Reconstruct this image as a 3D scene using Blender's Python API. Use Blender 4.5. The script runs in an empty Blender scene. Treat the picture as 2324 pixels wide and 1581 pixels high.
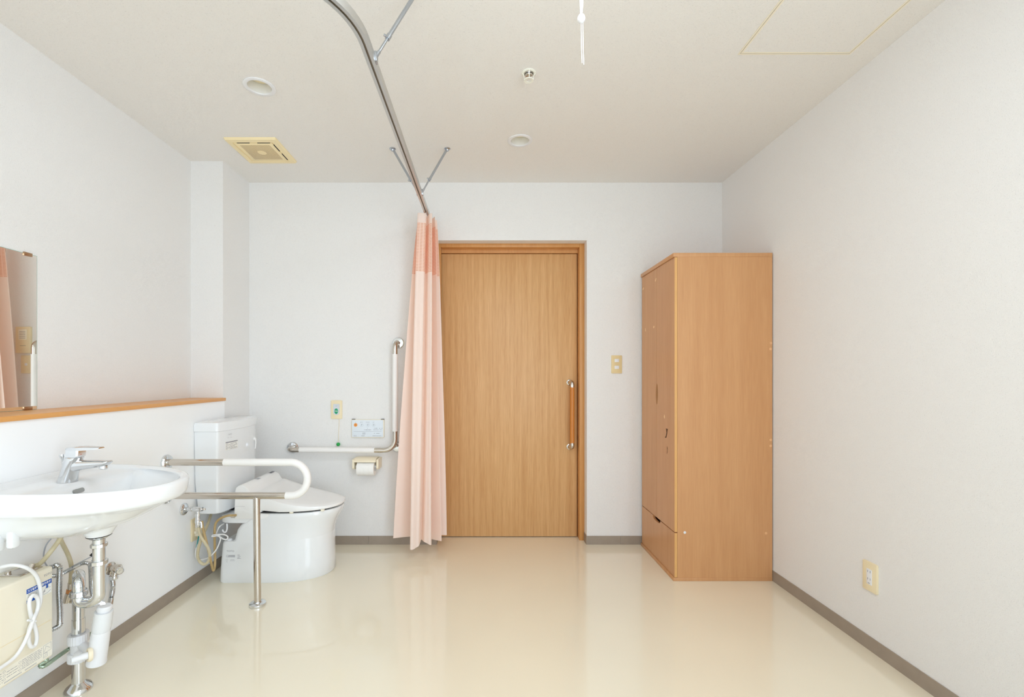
import bpy, bmesh, math, random
from mathutils import Vector, Matrix
from mathutils.geometry import tessellate_polygon
PI = math.pi
random.seed(7)
S = bpy.context.scene
COL = S.collection

# ------------------------------------------------------------------ camera
cd = bpy.data.cameras.new('camera'); cam = bpy.data.objects.new('camera', cd); COL.objects.link(cam)
cam.location = (0, 0, 1.143); cam.rotation_euler = (PI/2, 0, 0)
cd.sensor_width = 36.0; cd.sensor_fit = 'HORIZONTAL'; cd.lens = 16.0
cd.shift_x = (1162-1103)/2324; cd.shift_y = (852-790.5)/2324
cd.clip_start = 0.02; cd.clip_end = 60
S.camera = cam
# ------------------------------------------------------------------ sky, daylight, added side fill, exposure
w = bpy.data.worlds.new('sky'); S.world = w; w.use_nodes = True
wn = w.node_tree
bg = wn.nodes['Background']; bg.inputs['Strength'].default_value = 1.0
bg.inputs['Color'].default_value = (0.80, 0.90, 1.0, 1)
def area(name, loc, rot, sx, sy, power, color):
    l = bpy.data.lights.new(name, 'AREA'); l.shape = 'RECTANGLE'; l.size = sx; l.size_y = sy
    l.energy = power; l.color = color
    o = bpy.data.objects.new(name, l); COL.objects.link(o); o.location = loc; o.rotation_euler = rot
    return o
area('window_daylight', (0.10, -2.52, 1.12), (PI/2, 0, 0), 2.7, 2.0, 20.0, (0.74, 0.88, 1.0))
area('added_side_fill', (1.57, -1.40, 1.10), (PI/2, 0, PI/2), 1.7, 1.9, 76.0, (0.755, 0.88, 1.0))  # added fill from the right, brightens the left wall and panel
S.view_settings.view_transform = 'Standard'; S.view_settings.look = 'None'
S.view_settings.gamma = 1.0; S.view_settings.use_curve_mapping = False
S.view_settings.exposure = -0.03
S.cycles.max_bounces = 14; S.cycles.diffuse_bounces = 10; S.cycles.glossy_bounces = 6
S.cycles.transparent_max_bounces = 12
S.cycles.use_denoising = True
S.cycles.sample_clamp_indirect = 8.0

# ------------------------------------------------------------------ materials
def lin(c):
    return tuple((v/255/12.92) if v/255 <= 0.04045 else ((v/255+0.055)/1.055)**2.4 for v in c)
def mat(name, rgb, rough=0.5, metal=0.0, coat=0.0, spec=0.5, noise=None, bump=None, sub=0.0):
    """rgb in sRGB 0-255; noise=(scale,amount,detail); bump=(scale,strength,distance)"""
    m = bpy.data.materials.new(name); m.use_nodes = True
    nt = m.node_tree; b = nt.nodes['Principled BSDF']
    c = lin(rgb)
    b.inputs['Base Color'].default_value = (*c, 1); b.inputs['Roughness'].default_value = rough
    b.inputs['Metallic'].default_value = metal; b.inputs['Coat Weight'].default_value = coat
    b.inputs['Coat Roughness'].default_value = 0.05
    b.inputs['Specular IOR Level'].default_value = spec
    tc = nt.nodes.new('ShaderNodeTexCoord')
    if noise:
        n = nt.nodes.new('ShaderNodeTexNoise'); n.inputs['Scale'].default_value = noise[0]; n.inputs['Detail'].default_value = noise[2]
        nt.links.new(tc.outputs['Object'], n.inputs['Vector'])
        r = nt.nodes.new('ShaderNodeValToRGB')
        a = noise[1]
        r.color_ramp.elements[0].position = 0.3; r.color_ramp.elements[1].position = 0.7
        r.color_ramp.elements[0].color = (*[v*(1-a) for v in c], 1); r.color_ramp.elements[1].color = (*[min(1, v*(1+a)) for v in c], 1)
        nt.links.new(n.outputs['Fac'], r.inputs['Fac']); nt.links.new(r.outputs['Color'], b.inputs['Base Color'])
    if bump:
        n2 = nt.nodes.new('ShaderNodeTexNoise'); n2.inputs['Scale'].default_value = bump[0]; n2.inputs['Detail'].default_value = 3
        nt.links.new(tc.outputs['Object'], n2.inputs['Vector'])
        bp = nt.nodes.new('ShaderNodeBump'); bp.inputs['Strength'].default_value = bump[1]; bp.inputs['Distance'].default_value = bump[2]
        nt.links.new(n2.outputs['Fac'], bp.inputs['Height']); nt.links.new(bp.outputs['Normal'], b.inputs['Normal'])
    return m
def wood(name, dark, light, vscale, rough, stretch=(1, 1, 0.03), coat=0.0, contrast=(0.3, 0.7)):
    m = bpy.data.materials.new(name); m.use_nodes = True
    nt = m.node_tree; b = nt.nodes['Principled BSDF']
    b.inputs['Roughness'].default_value = rough; b.inputs['Coat Weight'].default_value = coat; b.inputs['Coat Roughness'].default_value = 0.15
    tc = nt.nodes.new('ShaderNodeTexCoord'); mp = nt.nodes.new('ShaderNodeMapping'); mp.inputs['Scale'].default_value = stretch
    nt.links.new(tc.outputs['Object'], mp.inputs['Vector'])
    a = nt.nodes.new('ShaderNodeTexNoise'); a.inputs['Scale'].default_value = vscale; a.inputs['Detail'].default_value = 5; a.inputs['Distortion'].default_value = 0.3
    a2 = nt.nodes.new('ShaderNodeTexNoise'); a2.inputs['Scale'].default_value = vscale*7; a2.inputs['Detail'].default_value = 3
    nt.links.new(mp.outputs['Vector'], a.inputs['Vector']); nt.links.new(mp.outputs['Vector'], a2.inputs['Vector'])
    mx = nt.nodes.new('ShaderNodeMath'); mx.operation = 'MULTIPLY_ADD'; mx.inputs[1].default_value = 0.45
    ad = nt.nodes.new('ShaderNodeMath'); ad.operation = 'MULTIPLY'; ad.inputs[1].default_value = 0.55
    nt.links.new(a.outputs['Fac'], ad.inputs[0]); nt.links.new(a2.outputs['Fac'], mx.inputs[0]); nt.links.new(ad.outputs[0], mx.inputs[2])
    r = nt.nodes.new('ShaderNodeValToRGB'); r.color_ramp.elements[0].position, r.color_ramp.elements[1].position = contrast
    r.color_ramp.elements[0].color = (*lin(dark), 1); r.color_ramp.elements[1].color = (*lin(light), 1)
    nt.links.new(mx.outputs[0], r.inputs['Fac']); nt.links.new(r.outputs['Color'], b.inputs['Base Color'])
    return m
def wallpaper(name, rgb, bump=0.85):
    """woven-look vinyl wallpaper: fine grain in relief with sparse small flecks"""
    m = bpy.data.materials.new(name); m.use_nodes = True
    nt = m.node_tree; b = nt.nodes['Principled BSDF']; b.inputs['Roughness'].default_value = 0.75
    b.inputs['Specular IOR Level'].default_value = 0.25
    c = lin(rgb); tc = nt.nodes.new('ShaderNodeTexCoord')
    v = nt.nodes.new('ShaderNodeTexNoise'); v.inputs['Scale'].default_value = 270; v.inputs['Detail'].default_value = 2
    g = nt.nodes.new('ShaderNodeTexNoise'); g.inputs['Scale'].default_value = 380; g.inputs['Detail'].default_value = 3
    for n in (v, g): nt.links.new(tc.outputs['Object'], n.inputs['Vector'])
    r = nt.nodes.new('ShaderNodeValToRGB'); e = r.color_ramp.elements
    e[0].position = 0.26; e[0].color = (*[x*0.86 for x in c], 1); e[1].position = 0.40; e[1].color = (*c, 1)
    nt.links.new(v.outputs['Fac'], r.inputs['Fac']); nt.links.new(r.outputs['Color'], b.inputs['Base Color'])
    bp = nt.nodes.new('ShaderNodeBump'); bp.inputs['Strength'].default_value = bump; bp.inputs['Distance'].default_value = 0.0015
    nt.links.new(g.outputs['Fac'], bp.inputs['Height']); nt.links.new(bp.outputs['Normal'], b.inputs['Normal'])
    return m
M = {}
M['paper'] = wallpaper('white_wallpaper', (235, 234, 233))
M['ceil'] = wallpaper('ceiling_wallpaper', (237, 235, 232), 0.95)
M['panel'] = mat('white_wall_panel', (247, 248, 249), 0.35, noise=(3, 0.01, 2))
M['floor'] = mat('cream_vinyl_floor', (238, 230, 209), 0.22, spec=0.5, coat=1.0, noise=(1.6, 0.02, 3), bump=(5, 0.012, 0.01))
M['base'] = mat('taupe_vinyl_skirting', (157, 144, 130), 0.45, noise=(20, 0.04, 2))
M['door'] = wood('oak_door_veneer', (194, 143, 88), (224, 180, 128), 46, 0.42, (1, 1, 0.03))
M['frame'] = wood('oak_frame', (197, 137, 75), (212, 155, 93), 18, 0.4, (1, 1, 0.05))
M['robe'] = wood('beech_laminate', (197, 143, 96), (211, 160, 112), 22, 0.38, (1, 1, 0.05))
M['robe_edge'] = wood('beech_edge_band', (214, 162, 98), (224, 174, 112), 22, 0.4, (1, 1, 0.05))
M['ledge'] = wood('orange_pine_ledge', (216, 150, 78), (230, 170, 100), 24, 0.35, (1, 0.05, 1))
M['grip_wood'] = wood('orange_grip_wood', (190, 112, 40), (214, 140, 62), 40, 0.3, (1, 1, 0.04))
M['chrome'] = mat('chrome', (222, 224, 226), 0.09, 1.0, noise=(4, 0.02, 2))
M['steel'] = mat('satin_steel', (208, 201, 192), 0.13, 1.0, noise=(4, 0.03, 2))
M['alu'] = mat('aluminium', (205, 205, 203), 0.3, 1.0, noise=(4, 0.03, 2))
M['hose'] = mat('flexible_steel', (200, 202, 204), 0.18, 1.0, noise=(30, 0.05, 2))
M['green_hose'] = mat('green_tinted_steel', (168, 186, 168), 0.25, 0.7, noise=(30, 0.05, 2))
M['ceramic'] = mat('white_glazed_ceramic', (236, 238, 240), 0.12, coat=0.4, noise=(2, 0.005, 2))
M['seat'] = mat('white_gloss_plastic', (242, 242, 242), 0.22, noise=(2, 0.006, 2))
M['sleeve'] = mat('white_vinyl_sleeve', (240, 238, 236), 0.4, noise=(12, 0.01, 2))
M['white'] = mat('white_plastic', (231, 232, 235), 0.35, noise=(8, 0.01, 2))
M['cord'] = mat('white_cord', (234, 234, 234), 0.45, noise=(20, 0.01, 2))
M['cream'] = mat('cream_plastic', (236, 221, 186), 0.4, noise=(6, 0.012, 2))
M['fan'] = mat('yellowed_plastic', (243, 226, 182), 0.45, noise=(6, 0.02, 2))
M['ivory'] = mat('ivory_plastic', (240, 233, 214), 0.35, noise=(5, 0.01, 2))
M['beige_hose'] = mat('beige_rubber_hose', (200, 188, 156), 0.4, noise=(20, 0.04, 2))
M['brown_hose'] = mat('tan_braided_hose', (182, 155, 106), 0.4, noise=(60, 0.08, 2))
M['grey'] = mat('pale_grey_plastic', (212, 216, 222), 0.35, noise=(8, 0.01, 2))
M['greywire'] = mat('grey_wire', (168, 170, 178), 0.5, noise=(8, 0.02, 2))
M['clear'] = mat('frosted_plastic', (226, 228, 230), 0.25, noise=(8, 0.01, 2))
M['dark'] = mat('dark_gap', (46, 38, 30), 0.7, noise=(8, 0.05, 2))
M['rubber'] = mat('black_rubber', (28, 28, 30), 0.6, noise=(8, 0.05, 2))
M['ink'] = mat('grey_ink', (112, 112, 120), 0.6, noise=(8, 0.03, 2))
M['slot'] = mat('grey_slot', (150, 152, 150), 0.4, noise=(8, 0.03, 2))
M['note'] = mat('light_grey_ink', (150, 150, 158), 0.6, noise=(8, 0.03, 2))
M['switch'] = mat('tan_cream_plastic', (226, 205, 156), 0.4, noise=(6, 0.012, 2))
M['guard'] = mat('off_white_guard', (238, 238, 228), 0.35, noise=(5, 0.01, 2))
M['zinc'] = mat('zinc_plated_steel', (186, 192, 200), 0.22, 1.0, noise=(5, 0.03, 2))
M['track'] = mat('brown_track_slot', (128, 116, 102), 0.5, noise=(5, 0.03, 2))
M['holder'] = mat('pale_cream_plastic', (240, 228, 202), 0.4, noise=(6, 0.01, 2))
M['caution'] = mat('cream_label', (240, 236, 222), 0.5, noise=(8, 0.005, 2))
M['faint'] = mat('pale_grey_ink', (178, 180, 184), 0.6, noise=(8, 0.03, 2))
M['blue'] = mat('blue_ink', (22, 82, 176), 0.5, noise=(8, 0.03, 2))
M['labelw'] = mat('white_label', (240, 239, 234), 0.5, noise=(8, 0.005, 2))
M['remote'] = mat('pale_blue_remote_face', (222, 230, 238), 0.35, noise=(8, 0.005, 2))
M['orange'] = mat('orange_button', (240, 150, 52), 0.4, noise=(8, 0.02, 2))
M['green'] = mat('green_button', (20, 158, 112), 0.35, noise=(8, 0.02, 2))
M['ball'] = mat('green_ball', (26, 160, 72), 0.3, noise=(8, 0.02, 2))
M['teal'] = mat('teal_earth_wire', (20, 150, 150), 0.45, noise=(8, 0.02, 2))
M['tpaper'] = mat('tissue_paper', (244, 243, 240), 0.9, noise=(60, 0.02, 2), bump=(120, 0.2, 0.001))
M['scar'] = mat('pale_torn_laminate', (240, 206, 160), 0.7, noise=(60, 0.05, 2))
M['scar_dark'] = mat('dark_gouge', (92, 58, 30), 0.7, noise=(60, 0.05, 2))
M['peach_spot'] = mat('peach_cover_cap', (228, 178, 130), 0.5, noise=(8, 0.02, 2))
M['white_spot'] = mat('white_cover_cap', (226, 228, 232), 0.5, noise=(8, 0.01, 2))
M['copper'] = mat('copper_ring', (214, 150, 96), 0.3, 0.6, noise=(8, 0.02, 2))
M['reflector'] = mat('downlight_reflector', (236, 236, 234), 0.25, noise=(8, 0.01, 2))
M['red'] = mat('red_dot', (196, 40, 60), 0.4, noise=(8, 0.01, 2))
M['mirror'] = mat('mirror_silver', (252, 252, 248), 0.01, 1.0, noise=(1, 0.002, 2))
M['clip'] = mat('brass_brown_clip', (176, 140, 108), 0.25, 0.8, noise=(8, 0.02, 2))
M['glass_edge'] = mat('green_glass_edge', (170, 196, 184), 0.15, noise=(8, 0.02, 2))
def lamp_mat(name, col, strength):
    m = bpy.data.materials.new(name); m.use_nodes = True; b = m.node_tree.nodes['Principled BSDF']
    b.inputs['Base Color'].default_value = (0.9, 0.88, 0.84, 1); b.inputs['Emission Color'].default_value = (*col, 1)
    b.inputs['Emission Strength'].default_value = strength; b.inputs['Roughness'].default_value = 0.4
    return m
M['lamp'] = lamp_mat('lamp_diffuser', (0.84, 0.92, 1.0), 15.0)
M['bulb'] = mat('warm_bulb_glass', (238, 224, 188), 0.3, noise=(8, 0.02, 2))
# fan grille: rows of small round holes
def grille_mat():
    m = bpy.data.materials.new('perforated_grille'); m.use_nodes = True; nt = m.node_tree; b = nt.nodes['Principled BSDF']
    tc = nt.nodes.new('ShaderNodeTexCoord'); mp = nt.nodes.new('ShaderNodeMapping'); mp.inputs['Scale'].default_value = (190, 190, 0)
    nt.links.new(tc.outputs['Object'], mp.inputs['Vector'])
    v = nt.nodes.new('ShaderNodeTexVoronoi'); v.inputs['Randomness'].default_value = 0.0; v.inputs['Scale'].default_value = 1.0
    nt.links.new(mp.outputs['Vector'], v.inputs['Vector'])
    g = nt.nodes.new('ShaderNodeVectorMath'); g.operation = 'LENGTH'; nt.links.new(tc.outputs['Object'], g.inputs[0])
    lt = nt.nodes.new('ShaderNodeMath'); lt.operation = 'GREATER_THAN'; lt.inputs[1].default_value = 0.024; nt.links.new(g.outputs['Value'], lt.inputs[0])
    h = nt.nodes.new('ShaderNodeMath'); h.operation = 'LESS_THAN'; h.inputs[1].default_value = 0.36; nt.links.new(v.outputs['Distance'], h.inputs[0])
    an = nt.nodes.new('ShaderNodeMath'); an.operation = 'MULTIPLY'; nt.links.new(lt.outputs[0], an.inputs[0]); nt.links.new(h.outputs[0], an.inputs[1])
    mx = nt.nodes.new('ShaderNodeMix'); mx.data_type = 'RGBA'
    mx.inputs['A'].default_value = (*lin((240, 222, 178)), 1); mx.inputs['B'].default_value = (*lin((146, 116, 74)), 1)
    nt.links.new(an.outputs[0], mx.inputs['Factor']); nt.links.new(mx.outputs['Result'], b.inputs['Base Color'])
    b.inputs['Roughness'].default_value = 0.5
    return m
M['grille'] = grille_mat()
def cloth_mat(name, rgb, trans):
    m = bpy.data.materials.new(name); m.use_nodes = True; nt = m.node_tree; b = nt.nodes['Principled BSDF']
    c = lin(rgb); b.inputs['Base Color'].default_value = (*c, 1); b.inputs['Roughness'].default_value = 0.85
    b.inputs['Sheen Weight'].default_value = 0.15
    tr = nt.nodes.new('ShaderNodeBsdfTranslucent'); tr.inputs['Color'].default_value = (*lin((255, 224, 198)), 1)
    mx = nt.nodes.new('ShaderNodeMixShader'); mx.inputs['Fac'].default_value = trans
    out = nt.nodes['Material Output']
    tc = nt.nodes.new('ShaderNodeTexCoord'); n = nt.nodes.new('ShaderNodeTexNoise'); n.inputs['Scale'].default_value = 300
    bp = nt.nodes.new('ShaderNodeBump'); bp.inputs['Strength'].default_value = 0.1; bp.inputs['Distance'].default_value = 0.0005
    nt.links.new(tc.outputs['Object'], n.inputs['Vector']); nt.links.new(n.outputs['Fac'], bp.inputs['Height']); nt.links.new(bp.outputs['Normal'], b.inputs['Normal'])
    nt.links.new(b.outputs[0], mx.inputs[1]); nt.links.new(tr.outputs[0], mx.inputs[2]); nt.links.new(mx.outputs[0], out.inputs['Surface'])
    return m
M['cloth'] = cloth_mat('peach_curtain_cloth', (253, 245, 240), 0.34)
def net_mat():
    """knitted ladder netting: solid vertical tapes (uv u) with thin horizontal threads (uv v) between, open gaps"""
    m = bpy.data.materials.new('peach_ladder_net'); m.use_nodes = True; nt = m.node_tree; b = nt.nodes['Principled BSDF']
    b.inputs['Base Color'].default_value = (*lin((252, 232, 220)), 1); b.inputs['Roughness'].default_value = 0.85
    uv = nt.nodes.new('ShaderNodeUVMap'); uv.uv_map = 'UVMap'; sp = nt.nodes.new('ShaderNodeSeparateXYZ'); nt.links.new(uv.outputs['UV'], sp.inputs[0])
    def math_(op, a, bb):
        n = nt.nodes.new('ShaderNodeMath'); n.operation = op
        if isinstance(a, float): n.inputs[0].default_value = a
        else: nt.links.new(a, n.inputs[0])
        if bb is not None:
            if isinstance(bb, float): n.inputs[1].default_value = bb
            else: nt.links.new(bb, n.inputs[1])
        return n.outputs[0]
    fu = math_('FRACT', math_('DIVIDE', sp.outputs['X'], 0.026), None)
    fv = math_('FRACT', math_('DIVIDE', sp.outputs['Y'], 0.0092), None)
    gu = math_('GREATER_THAN', fu, 0.24); gv = math_('GREATER_THAN', fv, 0.60)
    gap = math_('MULTIPLY', gu, gv)
    tp = nt.nodes.new('ShaderNodeBsdfTransparent'); tr = nt.nodes.new('ShaderNodeBsdfTranslucent'); tr.inputs['Color'].default_value = (*lin((246, 190, 152)), 1)
    df = nt.nodes.new('ShaderNodeBsdfDiffuse'); df.inputs['Color'].default_value = (*lin((246, 196, 162)), 1)
    m0 = nt.nodes.new('ShaderNodeMixShader'); m0.inputs[0].default_value = 0.6; nt.links.new(tr.outputs[0], m0.inputs[1]); nt.links.new(df.outputs[0], m0.inputs[2])
    m1 = nt.nodes.new('ShaderNodeMixShader'); m1.inputs[0].default_value = 0.22; nt.links.new(m0.outputs[0], m1.inputs[1]); nt.links.new(tp.outputs[0], m1.inputs[2])
    tr2 = nt.nodes.new('ShaderNodeBsdfTranslucent'); tr2.inputs['Color'].default_value = (*lin((255, 215, 190)), 1)
    m3 = nt.nodes.new('ShaderNodeMixShader'); m3.inputs[0].default_value = 0.3; nt.links.new(b.outputs[0], m3.inputs[1]); nt.links.new(tr2.outputs[0], m3.inputs[2])
    m2 = nt.nodes.new('ShaderNodeMixShader'); nt.links.new(gap, m2.inputs[0]); nt.links.new(m3.outputs[0], m2.inputs[1]); nt.links.new(m1.outputs[0], m2.inputs[2])
    nt.links.new(m2.outputs[0], nt.nodes['Material Output'].inputs['Surface'])
    return m
M['net'] = net_mat()
def pane_mat():
    m = bpy.data.materials.new('window_pane_glass'); m.use_nodes = True; nt = m.node_tree
    t = nt.nodes.new('ShaderNodeBsdfTransparent'); g = nt.nodes.new('ShaderNodeBsdfGlossy'); g.inputs['Roughness'].default_value = 0.02
    x = nt.nodes.new('ShaderNodeMixShader'); x.inputs[0].default_value = 0.06
    nt.links.new(t.outputs[0], x.inputs[1]); nt.links.new(g.outputs[0], x.inputs[2]); nt.links.new(x.outputs[0], nt.nodes['Material Output'].inputs['Surface'])
    return m
M['pane'] = pane_mat()

# ------------------------------------------------------------------ mesh helpers (world coordinates)
def V(*a): return Vector(a)
def box(bm, x0, x1, y0, y1, z0, z1, bev=0.0, seg=2):
    vs = [bm.verts.new((x, y, z)) for x in (x0, x1) for y in (y0, y1) for z in (z0, z1)]
    fs = [bm.faces.new([vs[i] for i in q]) for q in ((0, 1, 3, 2), (4, 6, 7, 5), (0, 4, 5, 1), (2, 3, 7, 6), (0, 2, 6, 4), (1, 5, 7, 3))]
    if bev > 0:
        es = list({e for f in fs for e in f.edges})
        bmesh.ops.bevel(bm, geom=es, offset=bev, segments=seg, profile=0.5, affect='EDGES')
    return bm
def ring_faces(bm, rings, closed=True):
    for a, b in zip(rings, rings[1:]):
        n = len(a)
        for i in range(n if closed else n-1):
            j = (i+1) % n
            try: bm.faces.new((a[i], a[j], b[j], b[i]))
            except ValueError: pass
def loft(bm, rings, cap0=True, cap1=True):
    rv = [[bm.verts.new(p) for p in r] for r in rings]
    ring_faces(bm, rv)
    if cap0: bm.faces.new(list(reversed(rv[0])))
    if cap1: bm.faces.new(rv[-1])
    return rv
def frames(pts):
    """parallel-transport frames along a polyline"""
    n = len(pts); T = []
    for i in range(n):
        t = pts[min(i+1, n-1)] - pts[max(i-1, 0)]
        T.append(t.normalized() if t.length > 1e-9 else V(0, 0, 1))
    u = T[0].orthogonal().normalized(); out = []
    for i in range(n):
        u = (u - T[i]*u.dot(T[i]))
        u = u.normalized() if u.length > 1e-9 else T[i].orthogonal().normalized()
        out.append((u.copy(), T[i].cross(u)))
    return out
def spline(pts, k=8):
    P = [Vector(p) for p in pts]; out = []
    for i in range(len(P)-1):
        p0, p1, p2, p3 = P[max(i-1, 0)], P[i], P[i+1], P[min(i+2, len(P)-1)]
        for s in range(k):
            t = s/k
            out.append(0.5*((2*p1)+(p2-p0)*t+(2*p0-5*p1+4*p2-p3)*t*t+(3*p1-p0-3*p2+p3)*t**3))
    out.append(P[-1]); return out
def fillet(pts, r, k=8):
    """polyline with its inner corners rounded to radius r"""
    P = [Vector(p) for p in pts]; out = [P[0]]
    for i in range(1, len(P)-1):
        a, b, c = P[i-1], P[i], P[i+1]
        d1 = (a-b).normalized(); d2 = (c-b).normalized(); ang = d1.angle(d2)
        rr = r[i-1] if isinstance(r, (list, tuple)) else r
        t = min(rr/math.tan(ang/2), (a-b).length*0.499, (c-b).length*0.499); rr = t*math.tan(ang/2)
        ctr = b + (d1+d2).normalized()*(rr/math.sin(ang/2))
        s = b+d1*t-ctr; e = b+d2*t-ctr; tot = s.angle(e); ax = s.cross(e).normalized()
        for q in range(k+1): out.append(ctr + Matrix.Rotation(tot*q/k, 3, ax) @ s)
    out.append(P[-1]); return out
def tube(bm, pts, r, seg=16, rad=None):
    P = [Vector(p) for p in pts]; F = frames(P); rings = []
    for i, p in enumerate(P):
        rr = rad(i) if rad else r
        rings.append([p + (F[i][0]*math.cos(2*PI*k/seg)+F[i][1]*math.sin(2*PI*k/seg))*rr for k in range(seg)])
    loft(bm, rings); return bm
def resample(P, step):
    P = [Vector(p) for p in P]; out = [P[0]]; acc = 0.0
    for a, b in zip(P, P[1:]):
        L = (b-a).length; d = step-acc
        while d <= L: out.append(a.lerp(b, d/L)); d += step
        acc = (acc+L) % step
    out.append(P[-1]); return out
def flex(bm, pts, r, pitch=0.0052, seg=14):
    """corrugated hose"""
    P = resample(spline(pts, 14), pitch/4)
    return tube(bm, P, r, seg, rad=lambda i: r*(1+0.14*math.cos(i*PI/2)))
def lathe(bm, prof, origin, axis='Z', seg=32, caps=True):
    o = Vector(origin); ax = {'X': V(1, 0, 0), 'Y': V(0, 1, 0), 'Z': V(0, 0, 1)}[axis] if isinstance(axis, str) else Vector(axis).normalized()
    u = ax.orthogonal().normalized(); v = ax.cross(u); rings = []
    for r, h in prof:
        rings.append([o+ax*h+(u*math.cos(2*PI*k/seg)+v*math.sin(2*PI*k/seg))*max(r, 1e-5) for k in range(seg)])
    loft(bm, rings, caps, caps); return bm
def rrect(w, h, r, k=5):
    pts = []
    for cx, cy, a0 in ((w/2-r, h/2-r, 0), (-w/2+r, h/2-r, 90), (-w/2+r, -h/2+r, 180), (w/2-r, -h/2+r, 270)):
        for q in range(k+1):
            a = math.radians(a0+90*q/k); pts.append((cx+r*math.cos(a), cy+r*math.sin(a)))
    return pts
AX = {'-Y': (V(1, 0, 0), V(0, 0, 1), V(0, -1, 0)), '+X': (V(0, 1, 0), V(0, 0, 1), V(1, 0, 0)), '-X': (V(0, -1, 0), V(0, 0, 1), V(-1, 0, 0)),
      '-Z': (V(1, 0, 0), V(0, 1, 0), V(0, 0, -1)), '+Z': (V(1, 0, 0), V(0, 1, 0), V(0, 0, 1))}
def plate(bm, c, facing, w_, h_, t, r=0.004, e=0.0015, k=5):
    """rounded rectangular plate whose back lies at c, facing out of a wall"""
    R, U, N = AX[facing]; c = Vector(c); rings = []
    for ins, d in ((0, 0), (0, t-e), (e*0.35, t-e*0.3), (e, t)):
        rings.append([c+R*x+U*y+N*d for x, y in rrect(w_-2*ins, h_-2*ins, max(r-ins, 0.0003), k)])
    loft(bm, rings); return bm
def quad(bm, c, facing, w_, h_):
    """thin ink mark, 0.2 mm thick"""
    R, U, N = AX[facing]; c = Vector(c)
    loft(bm, [[c+R*x*w_/2+U*y*h_/2+N*d for x, y in ((-1, -1), (1, -1), (1, 1), (-1, 1))] for d in (0, 0.0002)]); return bm
def prism(bm, poly, axis, a, b):
    """polygon in the two other axes extruded along axis from a to b"""
    def P(u, v, t): return {'X': (t, u, v), 'Y': (u, t, v), 'Z': (u, v, t)}[axis]
    loft(bm, [[P(u, v, t) for u, v in poly] for t in (a, b)]); return bm
ROOT = {}
def base_of(o):
    while o.parent: o = o.parent
    return ROOT.get(o.name, Vector((0, 0, 0)))
def obj(name, bm, m, parent=None, origin=None, sharp=35, kind=None):
    me = bpy.data.meshes.new(name)
    bmesh.ops.recalc_face_normals(bm, faces=bm.faces[:]); bm.to_mesh(me); bm.free()
    for p in me.polygons: p.use_smooth = True
    me.set_sharp_from_angle(angle=math.radians(sharp))
    for mm in (m if isinstance(m, list) else [m]): me.materials.append(mm)
    o = bpy.data.objects.new(name, me); COL.objects.link(o)
    if parent: o.parent = parent; off = base_of(o)
    else:
        off = Vector(origin) if origin else V(0, 0, 0); o.location = off; ROOT[o.name] = off
    if off.length > 0: me.transform(Matrix.Translation(-off))
    if kind: o['kind'] = kind
    return o
def struct(name, bm, m, parent=None, sharp=35): return obj(name, bm, m, parent, kind='structure' if not parent else None, sharp=sharp)
def thing(name, label, cat, loc, group=None):
    o = bpy.data.objects.new(name, None); COL.objects.link(o); o.empty_display_size = 0.05
    o.location = loc; ROOT[o.name] = Vector(loc); o['label'] = label; o['category'] = cat
    if group: o['group'] = group
    return o
def tag(o, label, cat, group=None):
    o['label'] = label; o['category'] = cat
    if group: o['group'] = group
    return o
def NB(): return bmesh.new()
def lettering(name, text, size, facing, c, m, parent, align='CENTER', sx=1.0, weight=0.0, shear=0.0):
    """raised ink lettering centred at c on a face"""
    cu = bpy.data.curves.new(name, 'FONT'); cu.body = text; cu.size = size; cu.align_x = align; cu.align_y = 'CENTER'
    cu.extrude = 0.0001; cu.offset = weight; cu.resolution_u = 3; cu.shear = shear
    t = bpy.data.objects.new(name, cu); COL.objects.link(t)
    bpy.context.view_layer.update()
    me = bpy.data.meshes.new_from_object(t.evaluated_get(bpy.context.evaluated_depsgraph_get()))
    bpy.data.objects.remove(t); bpy.data.curves.remove(cu)
    R, U, N = AX[facing]; c = Vector(c)
    mx = Matrix(((R.x*sx, U.x, N.x, c.x), (R.y*sx, U.y, N.y, c.y), (R.z*sx, U.z, N.z, c.z), (0, 0, 0, 1)))
    me.transform(mx); me.name = name; me.materials.clear(); me.materials.append(m)
    o = bpy.data.objects.new(name, me); COL.objects.link(o); o.parent = parent; me.transform(Matrix.Translation(-base_of(o)))
    return o

# ------------------------------------------------------------------ the room
H = 2.45; XR = 1.600; XL = -1.800; XP = -1.594; YB = 3.084; YF = -2.60; XS = -1.604; YP = 2.775
LIGHTS = ((-1.025, 2.060), (0.189, 2.533))
b = NB(); box(b, -2.0, 1.8, YF-0.2, YB+0.35, -0.12, 0.0); struct('floor', b, M['floor'])
b = NB()                                                  # ceiling with round openings for the downlights
outer = [(-2.0, YF-0.2), (1.8, YF-0.2), (1.8, YB+0.25), (-2.0, YB+0.25)]
holes = [[(cx+0.052*math.cos(2*PI*k/32), cy+0.052*math.sin(2*PI*k/32)) for k in range(32)] for cx, cy in LIGHTS]
polys = [[V(x, y, 0) for x, y in p] for p in [outer]+holes]; flat = [p for q in polys for p in q]
for z in (H, H+0.012):
    vs = [b.verts.new((p.x, p.y, z)) for p in flat]
    for t in tessellate_polygon(polys): b.faces.new([vs[i] for i in t])
box(b, -2.0, 1.8, YF-0.2, YB+0.25, H+0.12, H+0.2)
struct('ceiling', b, M['ceil'])
b = NB(); box(b, XR, XR+0.12, -0.5, YB+0.3, 0, H+0.05); box(b, XR, XR+0.12, YF-0.2, -2.3, 0, H+0.05)
box(b, XR, XR+0.12, -2.3, -0.5, 0, 0.10); box(b, XR, XR+0.12, -2.3, -0.5, 2.10, H+0.05); struct('wall_right', b, M['paper'])
b = NB(); box(b, XL-0.12, XL, YF-0.2, YB+0.3, 0, H+0.05); struct('wall_left', b, M['paper'])
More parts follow.
